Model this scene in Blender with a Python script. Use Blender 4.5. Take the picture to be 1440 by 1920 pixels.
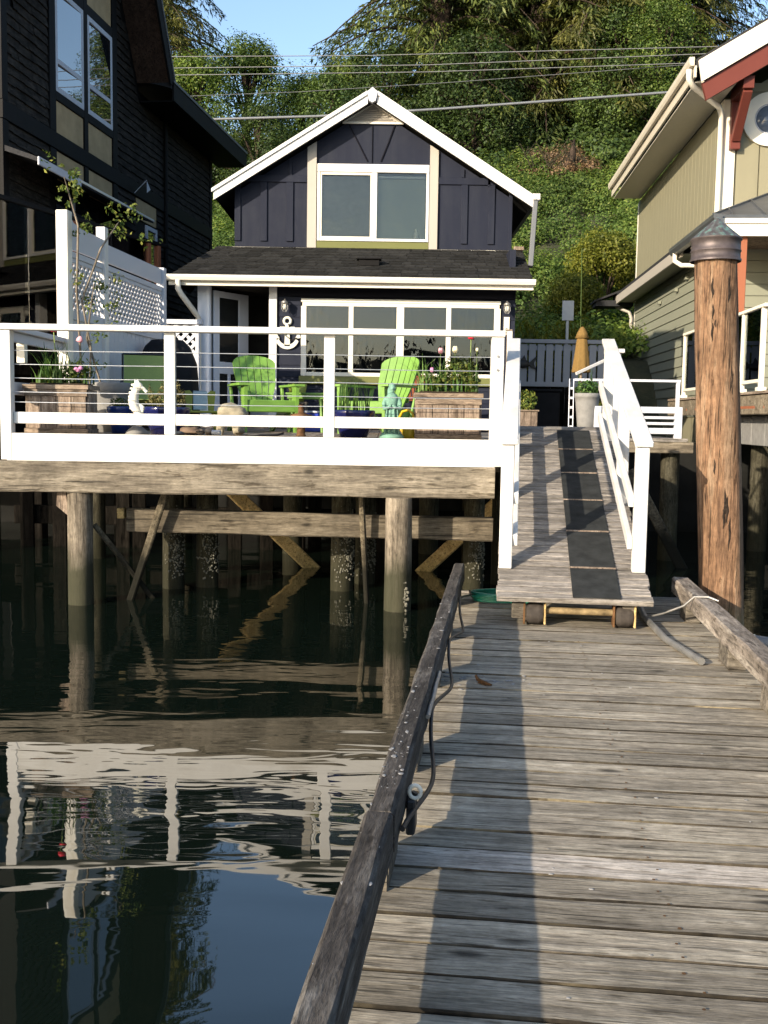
import bpy, math, random
import numpy as np
from mathutils import Vector, Matrix, noise as mnoise

random.seed(7); RNG = np.random.default_rng(11)
R = math.radians
for o in list(bpy.data.objects): bpy.data.objects.remove(o)
SC = bpy.context.scene; COL = SC.collection

# ------------------------------------------------------------------ camera, sky, sun, exposure
SUN_EL, SUN_AZ = R(18.2), R(42.0)          # light travels towards +Y, 42 deg over to +X
cam = bpy.data.cameras.new('camera'); camo = bpy.data.objects.new('camera', cam); COL.objects.link(camo)
cam.sensor_fit = 'VERTICAL'; cam.sensor_height = 36.0; cam.lens = 36.0 * 1950 / 1920
cam.clip_start = 0.05; cam.clip_end = 6000
PITCH, ROLL = R(5.2), R(0.86)
fw = Vector((0, math.cos(PITCH), -math.sin(PITCH))); rt0 = Vector((1, 0, 0)); up0 = rt0.cross(fw)
rt = math.cos(ROLL) * rt0 + math.sin(ROLL) * up0; up = -math.sin(ROLL) * rt0 + math.cos(ROLL) * up0
M = Matrix((rt, up, -fw)).transposed().to_4x4(); M.translation = (0, 0, 1.8)
camo.matrix_world = M; SC.camera = camo

W = bpy.data.worlds.new('World'); SC.world = W; W.use_nodes = True
wn = W.node_tree; sky = wn.nodes.new('ShaderNodeTexSky'); sky.sky_type = 'NISHITA'
sky.sun_disc = False; sky.sun_elevation = SUN_EL; sky.sun_rotation = R(222)
sky.air_density = 1.0; sky.dust_density = 1.3; sky.ozone_density = 1.6
bg = wn.nodes['Background']; bg.inputs['Strength'].default_value = 0.15
wn.links.new(sky.outputs[0], bg.inputs['Color'])
sl = bpy.data.lights.new('sun', 'SUN'); so = bpy.data.objects.new('sun', sl); COL.objects.link(so)
sl.energy = 4.4; sl.angle = R(0.55); sl.color = (1.0, 0.87, 0.69)
ldir = Vector((math.sin(SUN_AZ) * math.cos(SUN_EL), math.cos(SUN_AZ) * math.cos(SUN_EL), -math.sin(SUN_EL)))
so.rotation_euler = ldir.to_track_quat('-Z', 'Y').to_euler(); so.location = (-20, -20, 15)
SC.view_settings.view_transform = 'Standard'; SC.view_settings.look = 'None'
SC.view_settings.gamma = 1.0; SC.view_settings.exposure = 1.1; SC.view_settings.use_curve_mapping = False
SC.render.engine = 'CYCLES'
try:
    SC.cycles.use_denoising = True; SC.cycles.max_bounces = 7; SC.cycles.transparent_max_bounces = 12
except Exception: pass

# ------------------------------------------------------------------ helpers
class MB:
    """collects faces; build() links them as ONE mesh object"""
    def __init__(s): s.v = []; s.f = []; s.sm = []
    def add(s, vs, fs, smooth=False):
        n = len(s.v); s.v += [tuple(v) for v in vs]
        for f in fs: s.f.append(tuple(i + n for i in f)); s.sm.append(smooth)
        return s
    def box(s, x0, x1, y0, y1, z0, z1, b=0.0, m=None, jit=0.0):
        if x1 < x0: x0, x1 = x1, x0
        if y1 < y0: y0, y1 = y1, y0
        if z1 < z0: z0, z1 = z1, z0
        b = min(b, (x1-x0)*.4, (y1-y0)*.4, (z1-z0)*.4)
        if b <= 0:
            vs = [(x, y, z) for x in (x0, x1) for y in (y0, y1) for z in (z0, z1)]
            fs = [(0,1,3,2),(4,6,7,5),(0,4,5,1),(2,3,7,6),(0,2,6,4),(1,5,7,3)]
        else:
            vs = []; fs = []
            idx = {}
            for ix, x in ((0, x0), (1, x1)):
                for iy, y in ((0, y0), (1, y1)):
                    for iz, z in ((0, z0), (1, z1)):
                        sx, sy, sz = (1-2*ix)*b, (1-2*iy)*b, (1-2*iz)*b
                        idx[ix,iy,iz,'x'] = len(vs); vs.append((x, y+sy, z+sz))
                        idx[ix,iy,iz,'y'] = len(vs); vs.append((x+sx, y, z+sz))
                        idx[ix,iy,iz,'z'] = len(vs); vs.append((x+sx, y+sy, z))
            g = lambda a, c: idx[a[0], a[1], a[2], c]
            for i in (0, 1):
                q = [(i,0,0),(i,1,0),(i,1,1),(i,0,1)]; fs.append([g(p,'x') for p in (q if i else q[::-1])])
                q = [(0,i,0),(0,i,1),(1,i,1),(1,i,0)]; fs.append([g(p,'y') for p in (q if i else q[::-1])])
                q = [(0,0,i),(1,0,i),(1,1,i),(0,1,i)]; fs.append([g(p,'z') for p in (q if i else q[::-1])])
            for a in (0, 1):
                for c in (0, 1):
                    fs.append([g((0,a,c),'y'), g((1,a,c),'y'), g((1,a,c),'z'), g((0,a,c),'z')])
                    fs.append([g((a,0,c),'x'), g((a,1,c),'x'), g((a,1,c),'z'), g((a,0,c),'z')])
                    fs.append([g((a,c,0),'x'), g((a,c,1),'x'), g((a,c,1),'y'), g((a,c,0),'y')])
                    for d in (0, 1): fs.append([g((a,c,d),k) for k in 'xyz'])
        if jit: vs = [(v[0]+random.uniform(-jit,jit), v[1]+random.uniform(-jit,jit), v[2]+random.uniform(-jit,jit)) for v in vs]
        if m is not None: vs = [m @ Vector(v) for v in vs]
        return s.add(vs, fs)
    def bar(s, a, c, w, h, b=0.004, upv=(0, 0, 1)):
        """rectangular bar from a to c, w across, h along upv"""
        a, c = Vector(a), Vector(c); d = c - a; L = d.length; d.normalize()
        u = Vector(upv); sd = d.cross(u)
        if sd.length < 1e-4: sd = d.cross(Vector((0, 1, 0)))
        sd.normalize(); u = sd.cross(d)
        m = Matrix((sd, d, u)).transposed().to_4x4(); m.translation = a
        return s.box(-w/2, w/2, 0, L, -h/2, h/2, b, m)
    def tube(s, pts, r, n=8, cap=True, smooth=True):
        pts = [Vector(p) for p in pts]; rs = r if isinstance(r, (list, tuple)) else [r]*len(pts)
        vs = []; fs = []; prev = None
        for i, p in enumerate(pts):
            t = (pts[min(i+1, len(pts)-1)] - pts[max(i-1, 0)]).normalized()
            if prev is None:
                a = t.cross(Vector((0, 0, 1)))
                if a.length < 1e-3: a = t.cross(Vector((0, 1, 0)))
            else: a = prev - t * prev.dot(t)
            a.normalize(); prev = a; b2 = t.cross(a)
            for k in range(n):
                an = 2*math.pi*k/n; vs.append(p + (a*math.cos(an) + b2*math.sin(an))*rs[i])
        for i in range(len(pts)-1):
            for k in range(n):
                fs.append((i*n+k, i*n+(k+1) % n, (i+1)*n+(k+1) % n, (i+1)*n+k))
        s.add(vs, fs, smooth)
        if cap:
            s.add(vs[:n], [tuple(range(n))[::-1]]); s.add(vs[-n:], [tuple(range(n))])
        return s
    def lathe(s, prof, n=20, c=(0, 0, 0), smooth=True, wob=None, capb=True, capt=True):
        vs = []; fs = []
        for i, (r, z) in enumerate(prof):
            for k in range(n):
                a = 2*math.pi*k/n; rr = r*(wob(a, z) if wob else 1)
                vs.append((c[0]+rr*math.cos(a), c[1]+rr*math.sin(a), c[2]+z))
        for i in range(len(prof)-1):
            for k in range(n): fs.append((i*n+k, i*n+(k+1) % n, (i+1)*n+(k+1) % n, (i+1)*n+k))
        if capb: fs.append(tuple(range(n))[::-1])
        if capt: fs.append(tuple(range((len(prof)-1)*n, len(prof)*n)))
        return s.add(vs, fs, smooth)
    def prism(s, poly, ax, d0, d1):
        """polygon in a plane, thickened along ax: 'x' poly=(y,z), 'y' poly=(x,z), 'z' poly=(x,y)"""
        f = {'x': lambda p, d: (d, p[0], p[1]), 'y': lambda p, d: (p[0], d, p[1]), 'z': lambda p, d: (p[0], p[1], d)}[ax]
        n = len(poly); vs = [f(p, d0) for p in poly] + [f(p, d1) for p in poly]
        fs = [tuple(range(n)), tuple(range(n, 2*n))[::-1]] + [(i, i+n, (i+1) % n+n, (i+1) % n) for i in range(n)]
        return s.add(vs, fs)
    def ball(s, c, r, n=8, sc=(1, 1, 1), disp=0.0, seed=0.0, fr=1.6):
        vs = []; fs = []; rows = max(4, n*2//3)
        vs.append((0, 0, -1))
        for i in range(1, rows):
            th = math.pi*i/rows
            for k in range(n):
                a = 2*math.pi*k/n; vs.append((math.sin(th)*math.cos(a), math.sin(th)*math.sin(a), -math.cos(th)))
        vs.append((0, 0, 1))
        for k in range(n): fs.append((0, 1+(k+1) % n, 1+k))
        for i in range(rows-2):
            for k in range(n): fs.append((1+i*n+k, 1+i*n+(k+1) % n, 1+(i+1)*n+(k+1) % n, 1+(i+1)*n+k))
        t = len(vs)-1
        for k in range(n): fs.append((1+(rows-2)*n+k, 1+(rows-2)*n+(k+1) % n, t))
        out = []
        for v in vs:
            q = Vector(v); d = 1 + (disp*mnoise.noise(q*fr+Vector((seed, seed*1.7, 3))) if disp else 0)
            out.append((c[0]+v[0]*r*sc[0]*d, c[1]+v[1]*r*sc[1]*d, c[2]+v[2]*r*sc[2]*d))
        return s.add(out, fs, True)
    def mesh(s, name, mat):
        me = bpy.data.meshes.new(name); me.from_pydata(s.v, [], s.f)
        me.polygons.foreach_set('use_smooth', s.sm)
        if mat: me.materials.append(mat)
        me.validate(); 
        import bmesh
        bm = bmesh.new(); bm.from_mesh(me); bmesh.ops.recalc_face_normals(bm, faces=bm.faces); bm.to_mesh(me); bm.free()
        return me
    def build(s, name, mat, parent=None, kind=None):
        o = bpy.data.objects.new(name, s.mesh(name, mat)); COL.objects.link(o)
        if parent: o.parent = parent
        if kind: o['kind'] = kind
        return o

def tag(o, label, cat, group=None):
    o['label'] = label; o['category'] = cat
    if group: o['group'] = group
    return o
def thing(name, label, cat, loc=(0, 0, 0), rz=0.0, group=None):
    o = bpy.data.objects.new(name, None); COL.objects.link(o); o.location = loc; o.rotation_euler = (0, 0, rz)
    o.empty_display_size = .2
    return tag(o, label, cat, group)
def inst(src, name, parent, loc=(0, 0, 0), rz=0.0, sc=None):
    """another object sharing src's mesh"""
    o = bpy.data.objects.new(name, src.data); COL.objects.link(o); o.parent = parent; o.location = loc; o.rotation_euler = (0, 0, rz)
    if sc: o.scale = sc
    return o
def dup(root, loc, rz, label, sc=None):
    r = root.copy(); COL.objects.link(r); r.location = loc; r.rotation_euler = (0, 0, rz); r['label'] = label
    if sc: r.scale = sc
    for ch in list(root.children):
        c = ch.copy(); COL.objects.link(c); c.parent = r
        for g in list(ch.children):
            d = g.copy(); COL.objects.link(d); d.parent = c
    return r
def np_mesh(name, V, F, mat, smooth=False):
    me = bpy.data.meshes.new(name); nv, nf, k = len(V), len(F), F.shape[1]
    me.vertices.add(nv); me.vertices.foreach_set('co', V.astype(np.float32).ravel())
    me.loops.add(nf*k); me.loops.foreach_set('vertex_index', F.astype(np.int32).ravel())
    me.polygons.add(nf); me.polygons.foreach_set('loop_start', np.arange(0, nf*k, k, dtype=np.int32))
    try: me.polygons.foreach_set('loop_total', np.full(nf, k, dtype=np.int32))
    except Exception: pass
    if smooth: me.polygons.foreach_set('use_smooth', np.ones(nf, dtype=bool))
    me.materials.append(mat); me.update(calc_edges=True); return me
def leaves(P, N, size, asp=0.55, droop=None, jit=0.7):
    """P centres, N outward normals -> bent two-triangle leaves (quads). droop: long-axis directions"""
    n = len(P); N = N + RNG.normal(0, jit, (n, 3)); N /= np.linalg.norm(N, axis=1, keepdims=True) + 1e-9
    if droop is None: T = RNG.normal(0, 1, (n, 3))
    else: T = droop + RNG.normal(0, .28, (n, 3))
    T -= N*np.sum(T*N, axis=1, keepdims=True); T /= np.linalg.norm(T, axis=1, keepdims=True) + 1e-9
    B = np.cross(N, T); L = size*RNG.uniform(.6, 1.35, (n, 1)); Wd = L*asp
    V = np.stack([P - T*L*.5, P + B*Wd*.5 + N*L*.06, P + T*L*.5 - N*L*.10, P - B*Wd*.5 + N*L*.06], axis=1).reshape(-1, 3)
    F = np.arange(n*4).reshape(-1, 4); return V, F

# ------------------------------------------------------------------ materials
def new_mat(name):
    m = bpy.data.materials.new(name); m.use_nodes = True; return m, m.node_tree, m.node_tree.nodes['Principled BSDF']
def nd(nt, t, **kw):
    n = nt.nodes.new('ShaderNode'+t)
    for k, v in kw.items():
        if hasattr(n, k): setattr(n, k, v)
        else: n.inputs[k.replace('_', ' ')].default_value = v
    return n
def ramp(nt, fac, stops):
    r = nt.nodes.new('ShaderNodeValToRGB'); e = r.color_ramp.elements
    while len(e) > 2: e.remove(e[-1])
    for i, (p, c) in enumerate(stops):
        if i < 2: e[i].position = p
        else: e.new(p)
        e[i].color = (c[0], c[1], c[2], 1) if len(c) == 3 else c
    nt.links.new(fac, r.inputs[0]); return r.outputs[0]
def mixc(nt, fac, a, b, mode='MIX'):
    m = nt.nodes.new('ShaderNodeMix'); m.data_type = 'RGBA'; m.blend_type = mode
    for sock, v in ((m.inputs[0], fac), (m.inputs[6], a), (m.inputs[7], b)):
        if hasattr(v, 'links'): nt.links.new(v, sock)
        elif isinstance(v, (int, float)): sock.default_value = v
        else: sock.default_value = (v[0], v[1], v[2], 1)
    return m.outputs[2]
def objcoord(nt, scale, rand=True):
    tc = nt.nodes.new('ShaderNodeTexCoord'); v = tc.outputs['Object']
    if rand:
        oi = nt.nodes.new('ShaderNodeObjectInfo'); ml = nd(nt, 'Math', operation='MULTIPLY'); ml.inputs[1].default_value = 53.0
        nt.links.new(oi.outputs['Random'], ml.inputs[0]); ad = nd(nt, 'VectorMath', operation='ADD')
        nt.links.new(v, ad.inputs[0]); nt.links.new(ml.outputs[0], ad.inputs[1]); v = ad.outputs[0]
    mp = nt.nodes.new('ShaderNodeMapping'); mp.inputs['Scale'].default_value = scale
    nt.links.new(v, mp.inputs[0]); return mp.outputs[0]
def noise_tex(nt, vec, scale=1.0, detail=6, rough=.6, dist=0.0):
    n = nt.nodes.new('ShaderNodeTexNoise'); n.inputs['Scale'].default_value = scale; n.inputs['Detail'].default_value = detail
    n.inputs['Roughness'].default_value = rough; n.inputs['Distortion'].default_value = dist
    nt.links.new(vec, n.inputs['Vector']); return n.outputs['Fac']
def bump(nt, bs, h, strength=.5, dist=.01):
    b = nt.nodes.new('ShaderNodeBump'); b.inputs['Strength'].default_value = strength; b.inputs['Distance'].default_value = dist
    nt.links.new(h, b.inputs['Height']); nt.links.new(b.outputs[0], bs.inputs['Normal'])
def wood(name, dark, mid, light, axis='y', along=1.1, across=24, rough=.85, bmp=.6, patch=.35, rnd=.3, stain=None, crack=.5, bdist=.006, fib=4.0, spec=.2, knots=.7):
    m, nt, bs = new_mat(name); ax = 'xyz'.index(axis)
    def vec(a, c):
        v = [c]*3; v[ax] = a; return objcoord(nt, v)
    g = noise_tex(nt, vec(along*1.6, across*.8), 1, 4, .6, .5)
    col = ramp(nt, g, [(.26, dark), (.5, mid), (.76, light)])
    fb = noise_tex(nt, vec(along*11, across*fib), 1, 3, .75); col = mixc(nt, 1.0, col, ramp(nt, fb, [(.30, (.58, .57, .55)), (.5, (.98, .98, .98)), (.70, (1.36, 1.36, 1.34))]), 'MULTIPLY')
    fk = noise_tex(nt, vec(along*7, across*1.7), 1, 3, .6, .4); col = mixc(nt, 1.0, col, ramp(nt, fk, [(.34, (.50, .48, .45)), (.40, (1, 1, 1))]), 'MULTIPLY')
    cr = noise_tex(nt, vec(along*2.4, across*2.2), 1, 2, .5, .3); crk = ramp(nt, cr, [(.335, (1-crack,)*3), (.385, (1, 1, 1))]); col = mixc(nt, 1.0, col, crk, 'MULTIPLY')
    if knots:                                           # scattered knots, dark-hearted and stretched along the grain
        vo = nt.nodes.new('ShaderNodeTexVoronoi'); vo.inputs['Scale'].default_value = 1; nt.links.new(vec(2.0, 5.2), vo.inputs['Vector'])
        col = mixc(nt, 1.0, col, ramp(nt, vo.outputs['Distance'], [(.05, (1-knots,)*3), (.13, (1, 1, 1))]), 'MULTIPLY')
    mo = noise_tex(nt, objcoord(nt, (16, 16, 16)), 1, 6, .75); col = mixc(nt, 1.0, col, ramp(nt, mo, [(.35, (.78, .78, .76)), (.65, (1.12, 1.12, 1.12))]), 'MULTIPLY')
    p = noise_tex(nt, objcoord(nt, (1.7, 1.7, 1.7)), 1, 5, .6)
    pr = ramp(nt, p, [(.3, (1-patch,)*3), (.7, (1+patch*.5,)*3)]); col = mixc(nt, 1.0, col, pr, 'MULTIPLY')
    oi = nt.nodes.new('ShaderNodeObjectInfo'); mr = nd(nt, 'MapRange'); mr.inputs[3].default_value = 1-rnd; mr.inputs[4].default_value = 1+rnd*.8
    nt.links.new(oi.outputs['Random'], mr.inputs[0]); col = mixc(nt, 1.0, col, mr.outputs[0], 'MULTIPLY')
    if stain:                                           # (colour, z low, z high, amount): a soaked band on piles, by world height
        ge = nt.nodes.new('ShaderNodeNewGeometry'); sp = nt.nodes.new('ShaderNodeSeparateXYZ'); nt.links.new(ge.outputs['Position'], sp.inputs[0])
        n3 = noise_tex(nt, objcoord(nt, (9, 9, 3)), 1, 4); ad = nd(nt, 'Math', operation='MULTIPLY_ADD'); ad.inputs[1].default_value = .35
        nt.links.new(n3, ad.inputs[0]); nt.links.new(sp.outputs[2], ad.inputs[2])
        m2 = nd(nt, 'MapRange'); m2.inputs[1].default_value = stain[1]; m2.inputs[2].default_value = stain[2]; m2.inputs[3].default_value = stain[3]; m2.inputs[4].default_value = 0
        nt.links.new(ad.outputs[0], m2.inputs[0]); col = mixc(nt, m2.outputs[0], col, stain[0])
    nt.links.new(col, bs.inputs['Base Color']); bs.inputs['Roughness'].default_value = rough
    bs.inputs['Specular IOR Level'].default_value = spec
    ah = nd(nt, 'Math', operation='MULTIPLY_ADD'); ah.inputs[1].default_value = .5; nt.links.new(fb, ah.inputs[0]); nt.links.new(g, ah.inputs[2])
    bump(nt, bs, ah.outputs[0], bmp, bdist); return m
def paint(name, col, dirt=.18, rough=.5, streak='z', scale=9, dirtcol=None, bmp=.15):
    m, nt, bs = new_mat(name); bs.inputs['Specular IOR Level'].default_value = min(.5, .06+max(col)*1.2); s = [scale]*3; s['xyz'.index(streak)] = scale*.12
    n = noise_tex(nt, objcoord(nt, s), 1, 6, .65); n2 = noise_tex(nt, objcoord(nt, (2.2, 2.2, 2.2)), 1, 6, .7)
    dc = dirtcol or tuple(c*.55 for c in col)
    c1 = mixc(nt, ramp(nt, n, [(.45, (0, 0, 0)), (.8, (dirt,)*3)]), col, dc)
    c1 = mixc(nt, ramp(nt, n2, [(.5, (0, 0, 0)), (.85, (dirt,)*3)]), c1, dc)
    nt.links.new(c1, bs.inputs['Base Color']); bs.inputs['Roughness'].default_value = rough
    bump(nt, bs, n, bmp, .003); return m
def flat(name, col, rough=.6, metal=0.0, var=.2, scale=14, bmp=.2, isl=0.0):
    m, nt, bs = new_mat(name); bs.inputs['Specular IOR Level'].default_value = .5 if rough < .6 else .12; n = noise_tex(nt, objcoord(nt, (scale,)*3), 1, 5, .6)
    c = mixc(nt, 1.0, col, ramp(nt, n, [(.25, (1-var,)*3), (.75, (1+var*.5,)*3)]), 'MULTIPLY')
    if isl:
        ge = nt.nodes.new('ShaderNodeNewGeometry'); mr = nd(nt, 'MapRange'); mr.inputs[3].default_value = 1-isl; mr.inputs[4].default_value = 1+isl
        nt.links.new(ge.outputs['Random Per Island'], mr.inputs[0]); c = mixc(nt, 1.0, c, mr.outputs[0], 'MULTIPLY')
    nt.links.new(c, bs.inputs['Base Color']); bs.inputs['Roughness'].default_value = rough; bs.inputs['Metallic'].default_value = metal
    if bmp: bump(nt, bs, n, bmp, .004)
    return m
def leafmat(name, stops, trans=.35, patch=.5, pscale=.35, rough=.55):
    m, nt, bs = new_mat(name); ge = nt.nodes.new('ShaderNodeNewGeometry')
    c = ramp(nt, ge.outputs['Random Per Island'], stops)
    p = noise_tex(nt, objcoord(nt, (pscale,)*3), 1, 3, .6)
    c = mixc(nt, 1.0, c, ramp(nt, p, [(.32, (1-patch, 1-patch*.8, 1-patch*.6)), (.68, (1+patch*.5, 1+patch*.35, 1))]), 'MULTIPLY')
    oi = nt.nodes.new('ShaderNodeObjectInfo'); mr = nd(nt, 'MapRange'); mr.inputs[3].default_value = .75; mr.inputs[4].default_value = 1.2
    nt.links.new(oi.outputs['Random'], mr.inputs[0]); c = mixc(nt, 1.0, c, mr.outputs[0], 'MULTIPLY')
    nt.links.new(c, bs.inputs['Base Color']); bs.inputs['Roughness'].default_value = rough; bs.inputs['Specular IOR Level'].default_value = .25
    tr = nt.nodes.new('ShaderNodeBsdfTranslucent'); nt.links.new(mixc(nt, 1.0, c, (1.15, 1.2, .5), 'MULTIPLY'), tr.inputs[0])
    mx = nt.nodes.new('ShaderNodeMixShader'); mx.inputs[0].default_value = trans
    nt.links.new(bs.outputs[0], mx.inputs[1]); nt.links.new(tr.outputs[0], mx.inputs[2])
    nt.links.new(mx.outputs[0], nt.nodes['Material Output'].inputs[0]); return m
def pane(name, base, ior=1.9, rough=.015):
    m, nt, bs = new_mat(name); bs.inputs['Base Color'].default_value = (*base, 1); bs.inputs['Roughness'].default_value = rough
    bs.inputs['IOR'].default_value = ior
    n = noise_tex(nt, objcoord(nt, (1.3, 1.3, 1.3)), 1, 2); bump(nt, bs, n, .03, .02); return m
def houseglass(name, tint, ior, wav, wscale):
    """window glass: mirrors the sky and shore, lets the room behind show through"""
    m, nt, bs = new_mat(name); t = nt.nodes.new('ShaderNodeBsdfTransparent'); t.inputs[0].default_value = (*tint, 1)
    g = nt.nodes.new('ShaderNodeBsdfGlossy'); g.inputs['Roughness'].default_value = .012
    n = noise_tex(nt, objcoord(nt, wscale), 1, 2, .5, .3); b = nt.nodes.new('ShaderNodeBump'); b.inputs['Strength'].default_value = 1; b.inputs['Distance'].default_value = wav
    nt.links.new(ramp(nt, n, [(.5, (0, 0, 0)), (.75, (1, 1, 1))]), b.inputs['Height']); nt.links.new(b.outputs[0], g.inputs['Normal'])
    fr = nt.nodes.new('ShaderNodeFresnel'); fr.inputs[0].default_value = ior; mx = nt.nodes.new('ShaderNodeMixShader')
    nt.links.new(fr.outputs[0], mx.inputs[0]); nt.links.new(t.outputs[0], mx.inputs[1]); nt.links.new(g.outputs[0], mx.inputs[2])
    nt.links.new(mx.outputs[0], nt.nodes['Material Output'].inputs[0]); return m
def clearglass(name, tint=(.9, .95, .93)):
    m, nt, bs = new_mat(name); t = nt.nodes.new('ShaderNodeBsdfTransparent'); t.inputs[0].default_value = (*tint, 1)
    g = nt.nodes.new('ShaderNodeBsdfGlossy'); g.inputs['Roughness'].default_value = .01
    fr = nt.nodes.new('ShaderNodeFresnel'); fr.inputs[0].default_value = 1.5; mx = nt.nodes.new('ShaderNodeMixShader')
    nt.links.new(fr.outputs[0], mx.inputs[0]); nt.links.new(t.outputs[0], mx.inputs[1]); nt.links.new(g.outputs[0], mx.inputs[2])
    nt.links.new(mx.outputs[0], nt.nodes['Material Output'].inputs[0]); return m

MT = {}
MT['dockplank'] = wood('dock_plank_wood', (.14, .12, .095), (.31, .27, .21), (.46, .41, .325), 'x', 1.0, 30, bmp=.8, rnd=.24, crack=.6, fib=4.5)
MT['bleached'] = wood('bleached_plank_wood', (.22, .19, .16), (.41, .36, .305), (.53, .48, .42), 'x', 1.0, 30, bmp=.6, rnd=.08, crack=.45)
MT['curb'] = wood('dark_weathered_timber', (.02, .0175, .016), (.058, .051, .046), (.15, .14, .128), 'y', 1.6, 26, bmp=1.0, rnd=.1, patch=.5)
MT['curb2'] = wood('brown_weathered_timber', (.09, .075, .06), (.22, .185, .155), (.36, .32, .27), 'y', 1.3, 22, bmp=.9, rnd=.12, patch=.55)
MT['edge'] = wood('plank_edge_grime_shade', (.025, .02, .015), (.07, .056, .038), (.30, .245, .15), 'x', 1.0, 3, bmp=.5, rnd=.6, knots=0, patch=.6)  # edge grime, darkened as well to mute the sunlit glow along the gaps
MT['block'] = wood('block_timber', (.05, .042, .033), (.14, .12, .095), (.24, .21, .17), 'x', 2, 30, bmp=.8)
MT['rampplank'] = wood('ramp_plank_wood', (.09, .08, .068), (.23, .205, .18), (.38, .345, .31), 'x', 1.2, 34, bmp=.7, rnd=.22, crack=.55)
MT['beam'] = wood('silvered_beam_timber', (.09, .072, .052), (.20, .165, .12), (.30, .255, .19), 'x', .7, 17, bmp=.8, rnd=.1, patch=.4, crack=.6)
MT['pile'] = wood('pile_timber', (.07, .058, .043), (.18, .15, .115), (.30, .255, .20), 'z', 1.0, 26, bmp=.8, rnd=.1, stain=((.024, .025, .013), .50, .74, .92))
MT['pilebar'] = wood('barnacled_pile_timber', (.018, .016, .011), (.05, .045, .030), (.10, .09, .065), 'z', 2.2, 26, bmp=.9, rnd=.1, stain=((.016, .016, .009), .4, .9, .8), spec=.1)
MT['brace'] = wood('brace_timber', (.05, .042, .03), (.12, .10, .07), (.20, .17, .12), 'y', 1, 24, bmp=.6, stain=((.008, .008, .006), .52, .85, .96), spec=.08)
MT['newbrace'] = wood('honey_timber', (.36, .24, .10), (.56, .39, .17), (.66, .49, .24), 'y', 1.1, 20, bmp=.4, stain=((.09, .09, .035), .1, .42, .7))  # brightened to stand in for sunlight bounced off the water
MT['decking'] = wood('deck_boards', (.16, .12, .09), (.28, .22, .17), (.38, .31, .25), 'y', 1, 24, bmp=.5)
MT['planter'] = wood('planter_cedar', (.11, .08, .06), (.23, .175, .135), (.34, .275, .215), 'z', 1.4, 24, bmp=.6, rnd=.22)
MT['plankx'] = wood('planter_cap_cedar', (.10, .075, .055), (.21, .16, .12), (.31, .25, .19), 'x', 1.4, 24, bmp=.6, rnd=.2)
MT['white'] = paint('white_paint', (.61, .598, .575), .3, .45, 'z', 8, (.52, .47, .38))
MT['whitex'] = paint('white_rail_paint', (.60, .585, .555), .55, .45, 'x', 5, (.30, .27, .21))
MT['whitey'] = paint('white_ramp_paint', (.57, .56, .54), .5, .5, 'y', 7, (.30, .27, .22))
MT['fence'] = paint('fence_white_paint', (.47, .48, .52), .15, .55, 'z', 9, (.48, .46, .42))
MT['mossy'] = paint('mossy_white_paint', (.76, .74, .67), .55, .6, 'z', 11, (.34, .26, .13))
MT['cream'] = paint('cream_trim_paint', (.66, .62, .52), .15, .5, 'z', 9)
MT['beige'] = paint('beige_trim_paint', (.34, .31, .265), .15, .55, 'z', 9)
MT['olive'] = paint('olive_sill_paint', (.13, .135, .045), .2, .5, 'x', 9)
MT['navy'] = paint('navy_wall_paint', (.0145, .0170, .0285), .5, .6, 'z', 6, (.03, .033, .043), .3)
MT['navydark'] = paint('navy_groove_paint', (.006, .006, .010), .2, .6)
MT['darksiding'] = wood('charcoal_siding', (.012, .0108, .0098), (.032, .0275, .024), (.066, .055, .046), 'y', 2.5, 22, bmp=.9, rnd=.1, spec=.08, knots=0)
MT['darktrim'] = flat('charcoal_trim', (.007, .0065, .0065), .65, var=.3)
MT['soffit'] = wood('stained_soffit', (.035, .02, .014), (.065, .038, .026), (.09, .055, .04), 'y', 1, 14, bmp=.3)
MT['ochre'] = flat('ochre_panel', (.38, .275, .15), .7, var=.28, scale=4, bmp=.1)
MT['darkroof'] = flat('charcoal_roofing', (.03, .03, .032), .85, var=.4, scale=30)
MT['sage'] = paint('sage_siding_paint', (.20, .185, .122), .2, .6, 'z', 6)
MT['sagex'] = paint('sage_lap_paint', (.20, .205, .155), .15, .6, 'y', 6)
MT['groove'] = flat('sage_groove', (.10, .095, .06), .8)
MT['rust'] = paint('barn_red_paint', (.115, .03, .022), .2, .5, 'z', 9)
MT['rustpost'] = paint('redwood_stain', (.25, .085, .04), .3, .55, 'z', 8)
MT['metalroof'] = flat('grey_metal_roof', (.09, .095, .10), .4, .3, .2, 6, .05)
MT['gutter'] = paint('gutter_enamel', (.66, .62, .54), .2, .4, 'x', 6)
MT['gutterg'] = paint('greenhouse_gutter_enamel', (.50, .45, .36), .2, .4, 'y', 6)
MT['greygutter'] = paint('grey_downspout', (.13, .135, .14), .2, .4)
MT['shingle'] = flat('asphalt_shingle', (.024, .024, .0235), .95, var=.6, scale=26, bmp=.5, isl=.35)
MT['mat'] = flat('rubberised_mat', (.026, .028, .028), .95, var=.5, scale=9, bmp=.5)
MT['rusty'] = flat('rusty_steel', (.16, .085, .04), .7, .5, .6, 18)
MT['tyre'] = flat('worn_rubber', (.05, .042, .036), .8, 0, .4, 22)
MT['steel'] = flat('stainless_cable', (.55, .56, .57), .35, .8, .1)
MT['galv'] = flat('galvanised_steel', (.33, .32, .30), .5, .75, .35, 10)
MT['blacksteel'] = flat('black_iron', (.02, .02, .021), .5, .3)
MT['copper'] = flat('aged_copper', (.10, .08, .078), .55, .5, .5, 12)
MT['lime'] = flat('lime_plastic', (.125, .25, .036), .5, 0, .3, 7, .05)
MT['sling'] = flat('green_sling', (.24, .30, .10), .75, 0, .12, 60, .2)
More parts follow.
